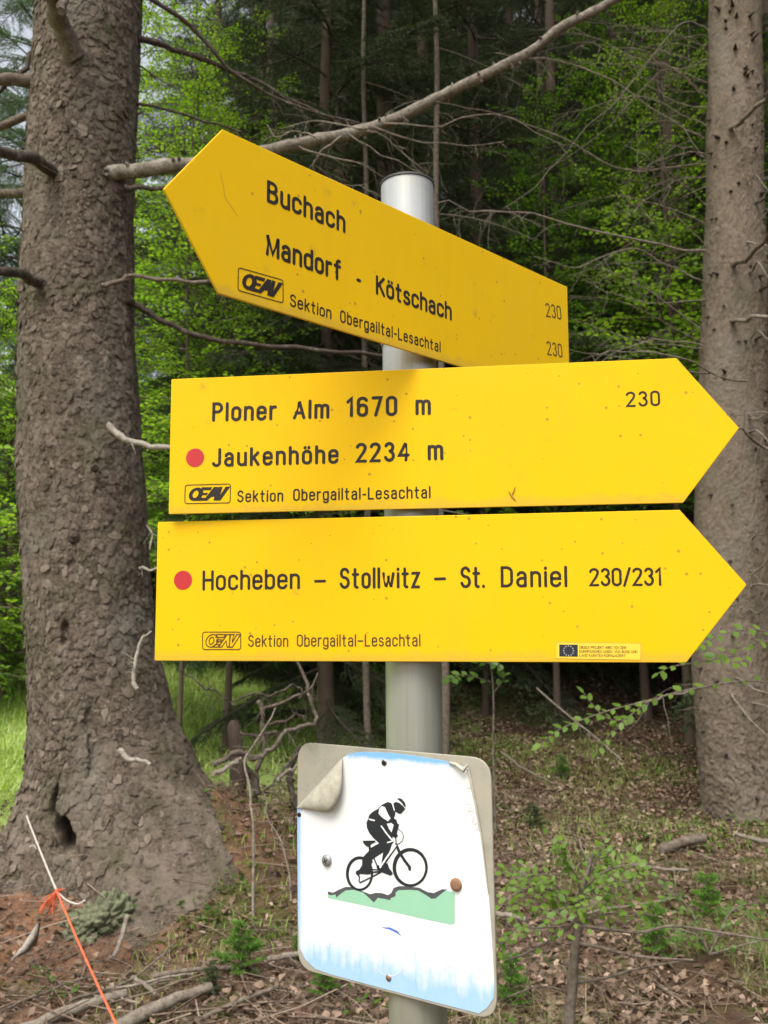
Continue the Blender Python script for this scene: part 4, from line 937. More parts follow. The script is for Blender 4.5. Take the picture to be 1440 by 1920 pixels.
mb.tube([post_at(q)-T0 for q in zz], PR, ring, 0, .5, False); 
mb.tube([post_at(topz)-T0, post_at(topz-.12)-T0], PR-.002, ring, 0, .5, False)
mb.build('pole', MAT['post'], P0)
mb = MB(); q = topz
mb.tube([post_at(q+.0002)-T0, post_at(q+.0026)-T0, post_at(q+.004)-T0], [PR+.0011, PR+.0011, PR-.002], ring, 0, .5, True); mb.build('cap', MAT['cap'], P0)

class Plate:
    """plane in front of the post: origin o (world), axes a, b, normal n; raycast from the photograph's viewpoint gives plate coordinates"""
    def __init__(s, yaw, u0, z0, ir, off):
        ux = np.array([math.cos(yaw), math.sin(yaw), 0]); s.n = np.array([math.sin(yaw), -math.cos(yaw), 0]); up = np.array([0, 0, 1.])
        s.a = math.cos(ir)*ux+math.sin(ir)*up; s.b = -math.sin(ir)*ux+math.cos(ir)*up
        s.o = post_at(z0)+s.n*off+ux*u0; s.u0 = u0; s.ir = ir
    def uv(s, px, py):
        d = CF+CR*(px-720)/FPX-CU*(py-960)/FPX; t = ((s.o-EYE)@s.n)/(d@s.n); p = EYE+d*t-s.o; return np.array([p@s.a, p@s.b])
    def mat(s):
        m = Matrix.Identity(4)
        for i in range(3): m[i][0] = s.a[i]; m[i][1] = s.b[i]; m[i][2] = s.n[i]; m[i][3] = s.o[i]
        return m

# stroke alphabet of a routed sign: cap height 1
def arc(cx, cy, rx, ry, a0, a1, n=9):
    return [(cx+rx*math.cos(math.radians(a0+(a1-a0)*i/n)), cy+ry*math.sin(math.radians(a0+(a1-a0)*i/n))) for i in range(n+1)]
def stad(x0, x1, y0, y1, r=None):
    r = r or (x1-x0)/2; m = (x0+x1)/2
    p = arc(m, y1-r, (x1-x0)/2, r, 0, 180, 10)+arc(m, y0+r, (x1-x0)/2, r, 180, 360, 10); return p+[p[0]]
XH = .73
def arch(x0, x1): r = (x1-x0)/2; return arc(x0+r, XH-r, r, r, 180, 0)+[(x1, 0)]
G = {
 'a': (.38, [arc(.19, .55, .17, .18, 165, 0)+[(.36, .0)], [(.36, .43), (.20, .42)]+arc(.17, .205, .17, .205, 95, 270)+arc(.22, .16, .14, .16, 275, 350)]),
 'b': (.38, [[(0, 0), (0, 1)], stad(0, .38, 0, XH)]), 'c': (.37, [arc(.19, .54, .19, .19, 8, 180)+arc(.19, .19, .19, .19, 180, 352)]),
 'd': (.38, [[(.38, 0), (.38, 1)], stad(0, .38, 0, XH)]), 'e': (.38, [[(0, .39), (.38, .39)]+arc(.19, .54, .19, .19, 0, 180)+arc(.19, .19, .19, .19, 180, 345)]),
 'f': (.28, [[(.12, 0), (.12, .84)]+arc(.26, .84, .14, .16, 180, 85), [(0, .70), (.28, .70)]]),
 'g': (.38, [stad(0, .38, 0, XH), [(.38, XH), (.38, -.1)]+arc(.19, -.1, .19, .17, 0, -165)]), 'h': (.37, [[(0, 0), (0, 1)], [(0, .4)]+arch(0, .37)]),
 'i': (.0, [[(0, 0), (0, XH)], [(0, .93), (0, .97)]]), 'k': (.36, [[(0, 0), (0, 1)], [(.34, XH), (0, .30)], [(.12, .44), (.36, 0)]]), 'l': (.0, [[(0, 0), (0, 1)]]),
 'm': (.60, [[(0, 0), (0, XH)], arch(0, .30), arch(.30, .60)]), 'n': (.37, [[(0, 0), (0, XH)], [(0, .4)]+arch(0, .37)]), 'o': (.38, [stad(0, .38, 0, XH)]),
 'ö': (.38, [stad(0, .38, 0, XH), [(.09, .94), (.09, .97)], [(.29, .94), (.29, .97)]]), 'r': (.24, [[(0, 0), (0, XH)], [(0, .42)]+arc(.19, .52, .19, .2, 180, 75)]),
 's': (.35, [arc(.175, .55, .155, .175, 20, 235)+arc(.175, .185, .175, .185, 65, -160)]), 't': (.29, [[(.11, .97), (.11, .13)]+arc(.23, .13, .12, .13, 180, 275), [(0, .70), (.27, .70)]]),
 'u': (.37, [[(0, XH)]+arc(.185, .185, .185, .185, 180, 350), [(.37, XH), (.37, 0)]]), 'w': (.56, [[(0, XH), (.14, 0), (.28, .62), (.42, 0), (.56, XH)]]),
 'z': (.34, [[(0, XH), (.33, XH), (0, 0), (.34, 0)]]), 'y': (.36, [[(0, XH), (.18, 0)]]),
 'B': (.43, [[(0, 0), (0, 1), (.2, 1)]+arc(.2, .765, .19, .235, 90, -90)+[(.0, .53)], [(.2, .53)]+arc(.22, .265, .21, .265, 90, -90)+[(0, 0)]]),
 'M': (.56, [[(0, 0), (0, 1), (.28, .08), (.56, 1), (.56, 0)]]), 'K': (.44, [[(0, 0), (0, 1)], [(.42, 1), (0, .40)], [(.14, .60), (.44, 0)]]),
 'S': (.44, [arc(.22, .765, .20, .235, 15, 240)+arc(.22, .265, .22, .265, 62, -165)]), 'O': (.44, [stad(0, .44, 0, 1)]), 'L': (.38, [[(0, 1), (0, 0), (.38, 0)]]),
 'P': (.42, [[(0, 0), (0, 1), (.2, 1)]+arc(.2, .75, .22, .25, 90, -90)+[(0, .5)]]), 'A': (.48, [[(0, 0), (.24, 1), (.48, 0)], [(.08, .30), (.40, .30)]]),
 'J': (.34, [[(.34, 1)]+arc(.17, .19, .17, .19, 0, -165)]), 'H': (.44, [[(0, 0), (0, 1)], [(.44, 0), (.44, 1)], [(0, .52), (.44, .52)]]),
 'D': (.44, [[(0, 0), (0, 1), (.18, 1)]+arc(.18, .74, .26, .26, 90, 0)+arc(.18, .26, .26, .26, 0, -90)+[(0, 0)]]),
 'E': (.38, [[(.38, 1), (0, 1), (0, 0), (.38, 0)], [(0, .53), (.34, .53)]]), 'F': (.36, [[(.36, 1), (0, 1), (0, 0)], [(0, .53), (.32, .53)]]), 'I': (0, [[(0, 0), (0, 1)]]),
 'R': (.42, [[(0, 0), (0, 1), (.2, 1)]+arc(.2, .76, .2, .24, 90, -90)+[(0, .52)], [(.2, .52), (.42, 0)]]), 'T': (.42, [[(0, 1), (.42, 1)], [(.21, 1), (.21, 0)]]),
 'W': (.62, [[(0, 1), (.15, 0), (.31, .9), (.47, 0), (.62, 1)]]), 'V': (.46, [[(0, 1), (.23, 0), (.46, 1)]]), 'N': (.44, [[(0, 0), (0, 1), (.44, 0), (.44, 1)]]),
 'U': (.44, [[(0, 1)]+arc(.22, .22, .22, .22, 180, 360)+[(.44, 1)]]), 'C': (.42, [arc(.21, .79, .21, .21, 10, 180)+arc(.21, .21, .21, .21, 180, 350)]),
 'Z': (.40, [[(0, 1), (.4, 1), (0, 0), (.4, 0)]]), 'Ä': (.48, [[(0, 0), (.24, 1), (.48, 0)], [(.08, .30), (.40, .30)], [(.12, 1.14), (.12, 1.17)], [(.36, 1.14), (.36, 1.17)]]),
 '0': (.40, [stad(0, .40, 0, 1)]), '1': (.2, [[(0, .80), (.18, 1), (.18, 0)]]), '2': (.40, [arc(.2, .79, .2, .21, 165, -15)+[(.33, .55), (0, 0), (.40, 0)]]),
 '3': (.40, [arc(.2, .77, .18, .23, 155, -75)+arc(.2, .27, .2, .27, 75, -160)]), '4': (.42, [[(.32, 0), (.32, 1), (0, .28), (.43, .28)]]),
 '6': (.40, [arc(.2, .80, .2, .20, 20, 180)+[(0, .25)], stad(0, .40, 0, .60)]), '7': (.38, [[(0, 1), (.38, 1), (.13, 0)]]),
 '/': (.30, [[(0, -.04), (.30, 1.04)]]), '-': (.20, [[(0, .40), (.20, .40)]]), '–': (.42, [[(0, .44), (.42, .44)]]), '.': (.0, [[(0, 0), (0, .03)]]), ',': (.05, [[(.03, .02), (0, -.12)]]), ' ': (.2, []),
}
def stroke(mb, P, w_, z, mat=0, cap=True):
    P = np.array(P, float); keep = [0]+[i for i in range(1, len(P)) if np.linalg.norm(P[i]-P[i-1]) > 1e-7]; P = P[keep]
    if len(P) < 2: return
    closed = np.linalg.norm(P[0]-P[-1]) < 1e-6; d = np.diff(P, axis=0); d /= np.linalg.norm(d, axis=1)[:, None]; nn = np.stack([-d[:, 1], d[:, 0]], 1)
    N = np.zeros_like(P)
    for i in range(len(P)):
        if closed and i in (0, len(P)-1): a, b_ = nn[-1], nn[0]
        else: a = nn[max(0, i-1)]; b_ = nn[min(len(nn)-1, i)]
        m_ = a+b_; q = m_@m_
        m_ = m_*2/q if q > .35 else b_
        L_ = np.linalg.norm(m_)
        if L_ > 1.8: m_ = m_/L_*1.8
        N[i] = m_*w_/2
    V = np.concatenate([P+N, P-N]); n = len(P); V = np.c_[V, np.full(2*n, z)]
    mb.add(V, [[i, i+n, i+n+1, i+1] for i in range(n-1)], mat)
    if cap and not closed:
        for e, dd in ((0, -d[0]), (n-1, d[-1])):
            an = math.atan2(dd[1], dd[0]); c_ = P[e]
            ring = [[c_[0]+w_/2*math.cos(an+t), c_[1]+w_/2*math.sin(an+t), z] for t in np.linspace(-math.pi/2, math.pi/2, 7)]
            mb.add(ring, list(range(7)), mat)
def text_geo(s_, gap=.24, sp_=.5):
    x = 0; out = []
    for ch in s_:
        w_, st_ = G[ch]
        if ch == ' ': x += sp_; continue
        for p in st_: out.append([(x+a, b_) for a, b_ in p])
        x += w_+gap
    return out, x-gap
def lettering(pl, parent, s_, p0, p1, hpx, mat, stroke_w=.16, gap=.24, sp_=.5, label=None, h=None, name='lettering', z0=.0002):
    """p0, p1: pixel positions of the left and right baseline ends; cap height from the pixel height at p0"""
    a = pl.uv(*p0); b_ = pl.uv(*p1); hh = h or abs(pl.uv(p0[0], p0[1]-hpx)[1]-a[1]); st_, W_ = text_geo(s_, gap, sp_); sw = stroke_w*hh
    d = b_-a; L_ = np.linalg.norm(d); e = d/L_; f = np.array([-e[1], e[0]]); kx = (L_-sw)/W_; ky = hh-sw
    mb = MB()
    for i, p in enumerate(st_):
        stroke(mb, [a+e*(sw/2+x*kx)+f*(sw/2+y_*ky) for x, y_ in p], sw, z0+.00003*(i % 3))
    o = mb.build(name, MAT[mat], parent, False); o['label'] = label or ('black lettering reading '+s_); return o
def poly(pl, parent, pts, mat, name, z=.0002, uv=None, build=True, mb=None):
    P = [tuple(q) for q in (uv if uv is not None else [pl.uv(*q) for q in pts])]
    T = tessellate_polygon([[Vector((a, b_, 0)) for a, b_ in P]]); own = mb is None; mb = mb or MB()
    F = []
    for t in T:
        (x1, y1), (x2, y2), (x3, y3) = P[t[0]], P[t[1]], P[t[2]]
        F.append(list(t) if (x2-x1)*(y3-y1)-(x3-x1)*(y2-y1) > 0 else list(t)[::-1])
    mb.add([(a, b_, z) for a, b_ in P], F)
    return mb.build(name, MAT[mat], parent, False) if own else mb
def slab(P, th, bev=.0006):
    """outline (counter-clockwise) -> plate with bevelled front edge; front at z=0"""
    P = np.array(P); n = len(P); c = P.mean(0); 
    d1 = P-np.roll(P, 1, 0); d2 = np.roll(P, -1, 0)-P; n1 = np.stack([d1[:, 1], -d1[:, 0]], 1); n2 = np.stack([d2[:, 1], -d2[:, 0]], 1)
    n1 /= np.linalg.norm(n1, axis=1)[:, None]; n2 /= np.linalg.norm(n2, axis=1)[:, None]; m_ = n1+n2; m_ = m_*2/np.sum(m_*m_, 1)[:, None]
    mb = MB(); layers = [(P-m_*bev, 0), (P-m_*bev*.3, -bev*.3), (P, -bev), (P, -th)]
    V = np.concatenate([np.c_[q, np.full(n, z)] for q, z in layers]); F = []
    for k_ in range(3):
        for i in range(n): j = (i+1) % n; F.append([k_*n+j, k_*n+i, (k_+1)*n+i, (k_+1)*n+j])
    mb.add(V, F)
    mb.add(np.c_[layers[0][0], np.zeros(n)], list(range(n))); mb.add(np.c_[P, np.full(n, -th)], list(range(n))[::-1])
    return mb
def rounded(P, r, n=5):
    P = np.array(P, float); out = []; N = len(P)
    for i in range(N):
        a = P[i-1]-P[i]; b_ = P[(i+1) % N]-P[i]; a /= np.linalg.norm(a); b_ /= np.linalg.norm(b_)
        rr_ = r[i] if hasattr(r, '__len__') else r; ang = math.acos(np.clip(a@b_, -1, 1)); t = rr_/math.tan(ang/2); p0 = P[i]+a*t; p1 = P[i]+b_*t
        for q in range(n+1):
            s_ = q/n; out.append((1-s_)**2*p0+2*s_*(1-s_)*P[i]+s_*s_*p1)
    return out

def yellow(name, seed):
    k = NT(name); v = k.coord(); tc = k.n('TexCoord'); mp = k.n('Mapping'); k.l(tc.outputs['Object'], mp.inputs[0]); mp.inputs['Location'].default_value = (seed*3.1, seed, 0); v = mp.outputs[0]
    st = k.n('Mapping'); k.l(v, st.inputs[0]); st.inputs['Scale'].default_value = (70, 6, 1)
    streak = k.noise(st.outputs[0], 1, 5, .6); cloud = k.noise(v, 14, 6, .6)
    c = k.mix(cloud, (.74, .445, .003), (.79, .485, .004)); c = k.mix(k.ramp(streak, [(.42, 0.), (.8, .4)]), c, (.70, .43, .015)); c = k.mix(k.ramp(k.noise(v, 5, 7, .7), [(.48, 0.), (.72, .45)]), c, (.69, .45, .02))
    vo = k.n('TexVoronoi'); vo.inputs['Scale'].default_value = 150; vo.inputs['Randomness'].default_value = 1; k.l(v, vo.inputs['Vector'])
    sep = k.n('SeparateColor'); k.l(vo.outputs['Color'], sep.inputs[0])
    size = k.math('MULTIPLY', k.math('POWER', sep.outputs[0], 9.), .34); spot = k.math('LESS_THAN', vo.outputs['Distance'], k.math('SUBTRACT', size, .06))
    c = k.mix(k.math('MULTIPLY', spot, .7), c, (.33, .19, .03))
    vo2 = k.n('TexVoronoi'); vo2.inputs['Scale'].default_value = 30; k.l(v, vo2.inputs['Vector']); sep2 = k.n('SeparateColor'); k.l(vo2.outputs['Color'], sep2.inputs[0])
    sm = k.math('MULTIPLY', k.ramp(vo2.outputs['Distance'], [(.06, 1.), (.22, 0.)]), k.ramp(sep2.outputs[1], [(.6, 0.), (.85, .75)]))
    sm = k.math('MULTIPLY', sm, k.ramp(k.noise(v, 160, 4, .7), [(.42, 0.), (.6, 1.)]))
    c = k.mix(sm, c, (.42, .27, .03))
    sx = k.n('SeparateXYZ'); k.l(tc.outputs['Object'], sx.inputs[0])
    edge = k.ramp(k.math('ADD', k.math('MULTIPLY_ADD', sx.outputs[1], -14, -.34), k.math('MULTIPLY', k.noise(v, 40, 5, .7), .35)), [(.72, 0.), (.84, .42)])
    c = k.mix(edge, c, (.45, .30, .06))
    k.bump(k.noise(v, 9, 3), .0015, .35)
    return k.col(c, k.ramp(cloud, [(.3, .42), (.7, .55)]), .12)
MAT['ink'] = plain('black_engraved_paint', (.022, .016, .011), .55, .3, .4, 300)
MAT['ink2'] = plain('brown_engraved_paint', (.085, .045, .015), .55, .3, .3, 300)
MAT['straw2'] = plain('dirt_line', (.30, .19, .03), .7, .2)
MAT['red'] = plain('red_paint', (.46, .024, .026), .45, .4, .08, 60)
MAT['alu'] = plain('clamp_metal', (.5, .5, .48), .45, .5, .15, 80, 0, .6)

def arrow(label, prm, td, mat):
    yaw, u0, z0, W_, H_, tip, ir = prm; pl = Plate(yaw, u0, z0, ir, PR+.012)
    T = thing('trail_arrow_sign', label, 'sign', None, 'yellow arrow signs on the post'); T.matrix_world = pl.mat()
    if td > 0: P = [(0, -H_/2), (W_, -H_/2), (W_+tip, 0), (W_, H_/2), (0, H_/2)]; r = [.0015]*5
    else: P = [(-tip, 0), (0, -H_/2), (W_, -H_/2), (W_, H_/2), (0, H_/2)]; r = [.0015]*5
    slab(rounded(P, r, 4), .0022).build('plate', mat, T, False)
    # clamp: rail on the plate's back and a band round the post
    cu = -u0; mb = MB()
    for yy in (.045, -.045):
        V = []
        for zz_ in (-.0025, -.0125):
            for dx, dy in ((-.03, -.008), (.03, -.008), (.03, .008), (-.03, .008)): V.append((cu+dx, yy+dy, zz_))
        mb.add(V, [[0, 1, 2, 3], [7, 6, 5, 4], [0, 4, 5, 1], [1, 5, 6, 2], [2, 6, 7, 3], [3, 7, 4, 0]])
        ringp = [(cu+(PR+.0012)*math.cos(t), yy, -.012-PR+(PR+.0012)*math.sin(t)) for t in np.linspace(0, 2*np.pi, 41)]
        for dz in (0,):
            V = [];F = []
            for i, (a, b_, c_) in enumerate(ringp): V += [(a, b_-.006, c_), (a, b_+.006, c_)]
            for i in range(40): F.append([2*i, 2*i+1, 2*i+3, 2*i+2])
            mb.add(V, F)
    mb.build('clamp', MAT['alu'], T, False)
    return T, pl

def box_outline(pl, T, C, w_, mat, name='logo_frame', r=.003):
    P = rounded([pl.uv(*c) for c in C], r, 5); P = P+[P[0]]; mb = MB(); stroke(mb, P, w_, .0003); return mb.build(name, MAT[mat], T, False)

def logo(pl, T, C, outline=False):
    """C: pixel corners TL TR BR BL; slanted OEAV lettering in a rounded frame"""
    mat = 'ink2' if outline else 'ink'; Q = [pl.uv(*c) for c in C]
    box_outline(pl, T, C, .0010 if outline else .0009, mat)
    def m_(x, y): # 0..1, y up, bilinear
        return (Q[3]*(1-x)+Q[2]*x)*(1-y)+(Q[0]*(1-x)+Q[1]*x)*y
    def sl(x, y): return m_(x+.10*(y-.5), y)
    mb = MB(); o_ = [];i_ = []
    def shape(P, z=.0003):
        if outline: stroke(mb, [sl(*p) for p in P+[P[0]]], .0011, z)
        else: poly(pl, None, None, mat, '', z, [sl(*p) for p in P], mb=mb)
    # OE
    n = 26; out = [(.245+.155*math.cos(t), .5+.36*math.sin(t)) for t in np.linspace(0, 2*np.pi, n, endpoint=False)]; inn = [(.235+.062*math.cos(t), .5+.20*math.sin(t)) for t in np.linspace(0, 2*np.pi, n, endpoint=False)]
    if outline:
        shape(out); shape(inn)
    else:
        V = [(*sl(*p), .0003) for p in out+inn]; mb.add(V, [[i, (i+1) % n, n+(i+1) % n, n+i] for i in range(n)])
    shape([(.33, .86), (.56, .86), (.545, .70), (.33, .70)], .00033); shape([(.36, .30), (.47, .30), (.44, .14), (.28, .14)], .00034); shape([(.37, .56), (.50, .56), (.49, .44), (.37, .44)], .00036)
    shape([(.44, .14), (.53, .14), (.60, .34), (.67, .34), (.67, .14), (.75, .14), (.69, .86), (.60, .86)] if not outline else [(.46, .14), (.54, .14), (.62, .50), (.68, .14), (.74, .14), (.68, .86), (.60, .86)], .00031)
    shape([(.70, .86), (.79, .86), (.785, .40), (.86, .86), (.96, .86), (.82, .14), (.73, .14)], .00035)
    o = mb.build('logo', MAT[mat], T, False); o['label'] = 'slanted OEAV logo' + (' in outline' if outline else ''); return o
def dot(pl, T, c, rpx):
    a = pl.uv(*c); rr_ = abs(pl.uv(c[0]+rpx, c[1])[0]-a[0]); n = 40
    poly(pl, T, None, 'red', 'red_dot', .0003, [a+rr_*np.array([math.cos(t), math.sin(t)]) for t in np.linspace(0, 2*np.pi, n, endpoint=False)])

L = lettering
T, pl = arrow('tilted yellow arrow sign pointing left, topmost, reading Buchach and Mandorf', (.7783, -.2801, .3512, .5337, .1504, .056, -.0103), -1, yellow('yellow_sign_paint_top', 1))
L(pl, T, 'Buchach', (500, 379), (647.5, 438), 42.5, 'ink'); L(pl, T, 'Mandorf', (498, 478.5), (639, 528), 43, 'ink')
L(pl, T, '-', (668, 540), (677, 543), 38, 'ink', label='black dash'); L(pl, T, 'Kötschach', (704.5, 552), (847, 602), 37, 'ink', gap=.22)
L(pl, T, 'Sektion', (543, 574), (621, 599), 24, 'ink', .135); L(pl, T, 'Obergailtal-Lesachtal', (637.5, 604), (826, 661), 23.5, 'ink', .135, gap=.27)
L(pl, T, '230', (1024, 594), (1053, 600), 26, 'ink2', .11, gap=.22); L(pl, T, '230', (1026, 665.5), (1055, 671), 26, 'ink2', .11, gap=.22)
logo(pl, T, [(446.8, 501.6), (530.5, 525.5), (530.5, 568.2), (445.7, 544.3)])
mb = MB(); stroke(mb, [pl.uv(*q) for q in [(413, 325), (419, 350), (421, 370), (432, 385), (445, 405)]], .00035, .0003); mb.build('hairline_crack', MAT['straw2'], T, False)

T, pl = arrow('yellow arrow sign pointing right, middle one, reading Ploner Alm 1670 m', (-.1255, -.2598, .1842, .5389, .1497, .0579, .0007), 1, yellow('yellow_sign_paint_middle', 2))
L(pl, T, 'Ploner', (397.5, 791), (519, 788), 36.5, 'ink', gap=.30); L(pl, T, 'Alm', (549, 786.5), (617.5, 785), 36.5, 'ink', gap=.30)
L(pl, T, '1670', (649, 782.5), (745, 780), 38, 'ink', gap=.32); L(pl, T, 'm', (779, 778.8), (808, 778), 38, 'ink')
L(pl, T, 'Jaukenhöhe', (397, 876), (635, 869.5), 35.5, 'ink', gap=.31); L(pl, T, '2234', (667, 868), (768, 865), 37.5, 'ink', gap=.3); L(pl, T, 'm', (802, 863.7), (831.5, 862.8), 38, 'ink')
L(pl, T, 'Sektion', (444.5, 942), (531, 940.5), 22.5, 'ink', .135, gap=.28); L(pl, T, 'Obergailtal-Lesachtal', (549.5, 939.5), (807.5, 934.5), 23, 'ink', .135, gap=.27)
L(pl, T, '230', (1174, 763.5), (1238, 761), 29, 'ink', .135, gap=.26); dot(pl, T, (365.8, 858.2), 17)
logo(pl, T, [(347.3, 909.7), (432.3, 907.3), (431.4, 942.8), (346.5, 944.4)])
MAT['straw'] = plain('dry_needle', (.40, .22, .05), .7, .2)
for q, pp in enumerate(([(954, 921), (960, 931), (967, 939)], [(960, 927), (963, 921), (966, 913)])):
    mb = MB(); mb.tube([(*pl.uv(*c), .0008) for c in pp], [.0005, .0007, .0004], 5, 0)
    o = mb.build('conifer_needle', MAT['straw']); o.matrix_world = pl.mat(); tag(o, ('longer' if q == 0 else 'shorter')+' brown needle stuck low on the middle arrow sign', 'needle', 'needles on the middle sign')

T, pl = arrow('yellow arrow sign pointing right, lowest, reading Hocheben to St. Daniel', (-.1644, -.2749, .0272, .5493, .1501, .0597, -.0014), 1, yellow('yellow_sign_paint_low', 3))
L(pl, T, 'Hocheben', (379.5, 1107.5), (562.5, 1104.5), 38, 'ink', .135); L(pl, T, '–', (589, 1107), (611.5, 1106.5), 38, 'ink', .135, label='black dash')
L(pl, T, 'Stollwitz', (636.5, 1104.3), (788, 1103), 40, 'ink', .135, gap=.27); L(pl, T, '–', (814, 1103.5), (837, 1103), 40, 'ink', .135, label='black dash')
L(pl, T, 'St.', (863, 1103), (909.5, 1102.5), 41, 'ink', .135); L(pl, T, 'Daniel', (939, 1101.5), (1064, 1101), 40, 'ink', .135, gap=.27)
L(pl, T, '230/231', (1105, 1099.5), (1241, 1098.5), 34.5, 'ink', .135, gap=.2); dot(pl, T, (343.2, 1087.8), 17)
L(pl, T, 'Sektion', (465, 1213), (540.5, 1213), 22.5, 'ink2', .115, gap=.25); L(pl, T, 'Obergailtal–Lesachtal', (556.5, 1212.5), (788.5, 1212), 23, 'ink2', .115, gap=.24)
logo(pl, T, [(380, 1185), (451.4, 1185), (451.4, 1217.8), (380, 1217.8)], True)
# EU sticker
MAT['stk'] = plain('clear_sticker', (.84, .56, .05), .3, .5, .03); MAT['flag'] = plain('dark_blue_flag', (.018, .02, .03), .5, .4, .1); MAT['pale'] = plain('pale_print', (.45, .45, .42), .6)
st_ = slab(rounded([pl.uv(*q) for q in [(1042, 1234.5), (1201, 1237.3), (1201.8, 1206), (1043, 1203.7)]], .001, 3), .00022, .00008).build('sticker', MAT['stk'], T, False); st_.location = (0, 0, .00022)
mb = MB(); P = [pl.uv(*q) for q in [(1042, 1234.5), (1201, 1237.3), (1201.8, 1206), (1043, 1203.7)]]; stroke(mb, P+[P[0]], .0003, .0003); mb.build('sticker_edge', MAT['straw'], T, False)
poly(pl, T, [(1048.6, 1231), (1083.2, 1231.3), (1083.2, 1208.8), (1048.6, 1208.5)], 'flag', 'flag', .0003)
mb = MB(); c0_ = pl.uv(1066, 1220)
for i in range(12):
    t = i*math.pi/6; cc = c0_+.0048*np.array([math.cos(t), math.sin(t)]); star = [cc+(.0009 if j % 2 == 0 else .0004)*np.array([math.sin(j*math.pi/5), math.cos(j*math.pi/5)]) for j in range(10)]
    poly(pl, None, None, 'pale', '', .00036, star, mb=mb)
mb.build('flag_stars', MAT['pale'], T, False)
for s_, x1, y0 in (('DIESES PROJEKT WIRD VON DER', 1174, 1216.3), ('EUROPÄISCHEN UNION, VON BUND UND', 1195, 1223.9), ('LAND KÄRNTEN KOFINANZIERT', 1173, 1231.4)):
    L(pl, T, s_, (1086.5, y0), (x1, y0+.8), 5.2, 'ink2', .15, gap=.2, sp_=.35, z0=.0003)

# ------------------------------------------------------------------ the cycling sign
yaw, u0, z0, W_, H_, ir = -.5963, -.0119, -.2581, .2399, .2385, .0063
pl = Plate(yaw, u0, z0, ir, PR+.004)
BT = thing('cycling_sign', 'weathered white square cycling sign with peeling corner at the bottom of the post', 'sign'); BT.matrix_world = pl.mat()
def c4(x, y): return (520+x*.30556, 1370+y*.30556)
def c8(x, y): return (600+x*.19444, 1470+y*.19444)
k = NT('weathered_aluminium'); v = k.coord(); n1 = k.noise(v, 18, 8, .65); n2 = k.noise(v, 140, 5, .7)
MAT['backing'] = k.col(k.mix(k.ramp(n2, [(.6, 0.), (.75, .5)]), k.ramp(n1, [(.3, (.27, .25, .19)), (.5, (.38, .36, .29)), (.75, (.46, .39, .31))]), (.22, .19, .14)), .5, .4, .15)
hw, hh = W_/2, H_/2
slab(rounded([(-hw, -hh), (hw, -hh), (hw, hh), (-hw, hh)], [.022]*4, 8), .002).build('backing_plate', MAT['backing'], BT, False)
# sticker with faded blue border
k = NT('faded_sticker'); v = k.coord(); sx = k.n('SeparateXYZ'); k.l(v, sx.inputs[0])
x_, y_ = sx.outputs[0], sx.outputs[1]
strk = k.noise(k.coord((90, 9, 1)), 1, 6, .7); cl = k.noise(v, 35, 6, .65)
raw = k.math('ADD', k.math('MULTIPLY', strk, .55), k.math('MULTIPLY', cl, .45))
def band(val, w0, sc): # val: distance from edge in m
    return k.ramp(k.math('ADD', k.math('MULTIPLY_ADD', val, -1/w0, 1.0), k.math('MULTIPLY_ADD', raw, sc, -sc*.5)), [(0., 0.), (.35, .45), (.75, 1.)])
dB = k.math('ADD', y_, hh-.006); dT = k.math('MULTIPLY_ADD', y_, -1, hh-.006); dL = k.math('ADD', x_, hw-.001)
fb = band(dB, .032, 3.2); ft = band(dT, .007, 2.2); fl = band(dL, .007, .9)
f = k.math('MAXIMUM', k.math('MAXIMUM', fb, ft), k.math('MULTIPLY', fl, .8))
c = k.mix(f, k.mix(k.ramp(cl, [(.45, 0.), (.8, .5)]), (.74, .75, .74), (.60, .62, .60)), k.mix(raw, (.12, .34, .66), (.28, .52, .78)))
fade = k.ramp(k.math('ADD', k.math('MULTIPLY', k.math('SUBTRACT', .06, dB), 8), k.math('MULTIPLY', cl, .7)), [(.35, 0.), (.8, .35)])
c = k.mix(fade, c, (.62, .74, .84)); k.bump(k.noise(v, 14, 3), .0015, .3)
MAT['sticker'] = k.col(c, .35, .4)
ST = [c4(*q) for q in [(405, 165), (440, 142), (520, 130), (700, 136), (850, 155), (1000, 180), (1100, 205), (1172, 232), (1195, 330), (1225, 480), (1255, 650), (1280, 850), (1298, 1000), (1312, 1200), (1325, 1400), (1333, 1560), (1328, 1640), (1290, 1700), (1240, 1735),
      (1150, 1712), (900, 1648), (600, 1568), (330, 1495), (235, 1462), (170, 1400), (138, 1330), (127, 1100), (124, 700), (124, 470)]]
ST = [ST[i] for i in range(len(ST))][::-1]
s_ = slab([pl.uv(*q) for q in ST], .0004, .00012).build('sticker', MAT['sticker'], BT, False); s_.location = (0, 0, .00045)
Z1 = .0005
# peeled flap
A_ = pl.uv(*c4(405, 163)); B_ = pl.uv(*c4(124, 471))
edge = catmull([pl.uv(*c4(*q)) for q in [(405, 163), (414, 240), (421, 320), (408, 400), (372, 468), (325, 492), (230, 484), (124, 471)]], 4)
n = len(edge); V = []; m_ = 9
for i in range(n):
    base = A_+(B_-A_)*(i/(n-1)); e = np.array(edge[i]); wdt = math.sin(math.pi*i/(n-1))
    for j in range(m_):
        t = j/(m_-1); p = base*(1-t)+e*t; lift = .011*wdt*math.sin(math.pi*min(1, t*.75+.02))**.8+.0012
        V.append((p[0], p[1], Z1+lift))
mb = MB(); mb.add(V, [[i*m_+j, (i+1)*m_+j, (i+1)*m_+j+1, i*m_+j+1] for i in range(n-1) for j in range(m_-1)])
k = NT('dirty_adhesive_side'); v = k.coord(); n1 = k.noise(v, 60, 8, .7); n2 = k.noise(v, 300, 4, .6)
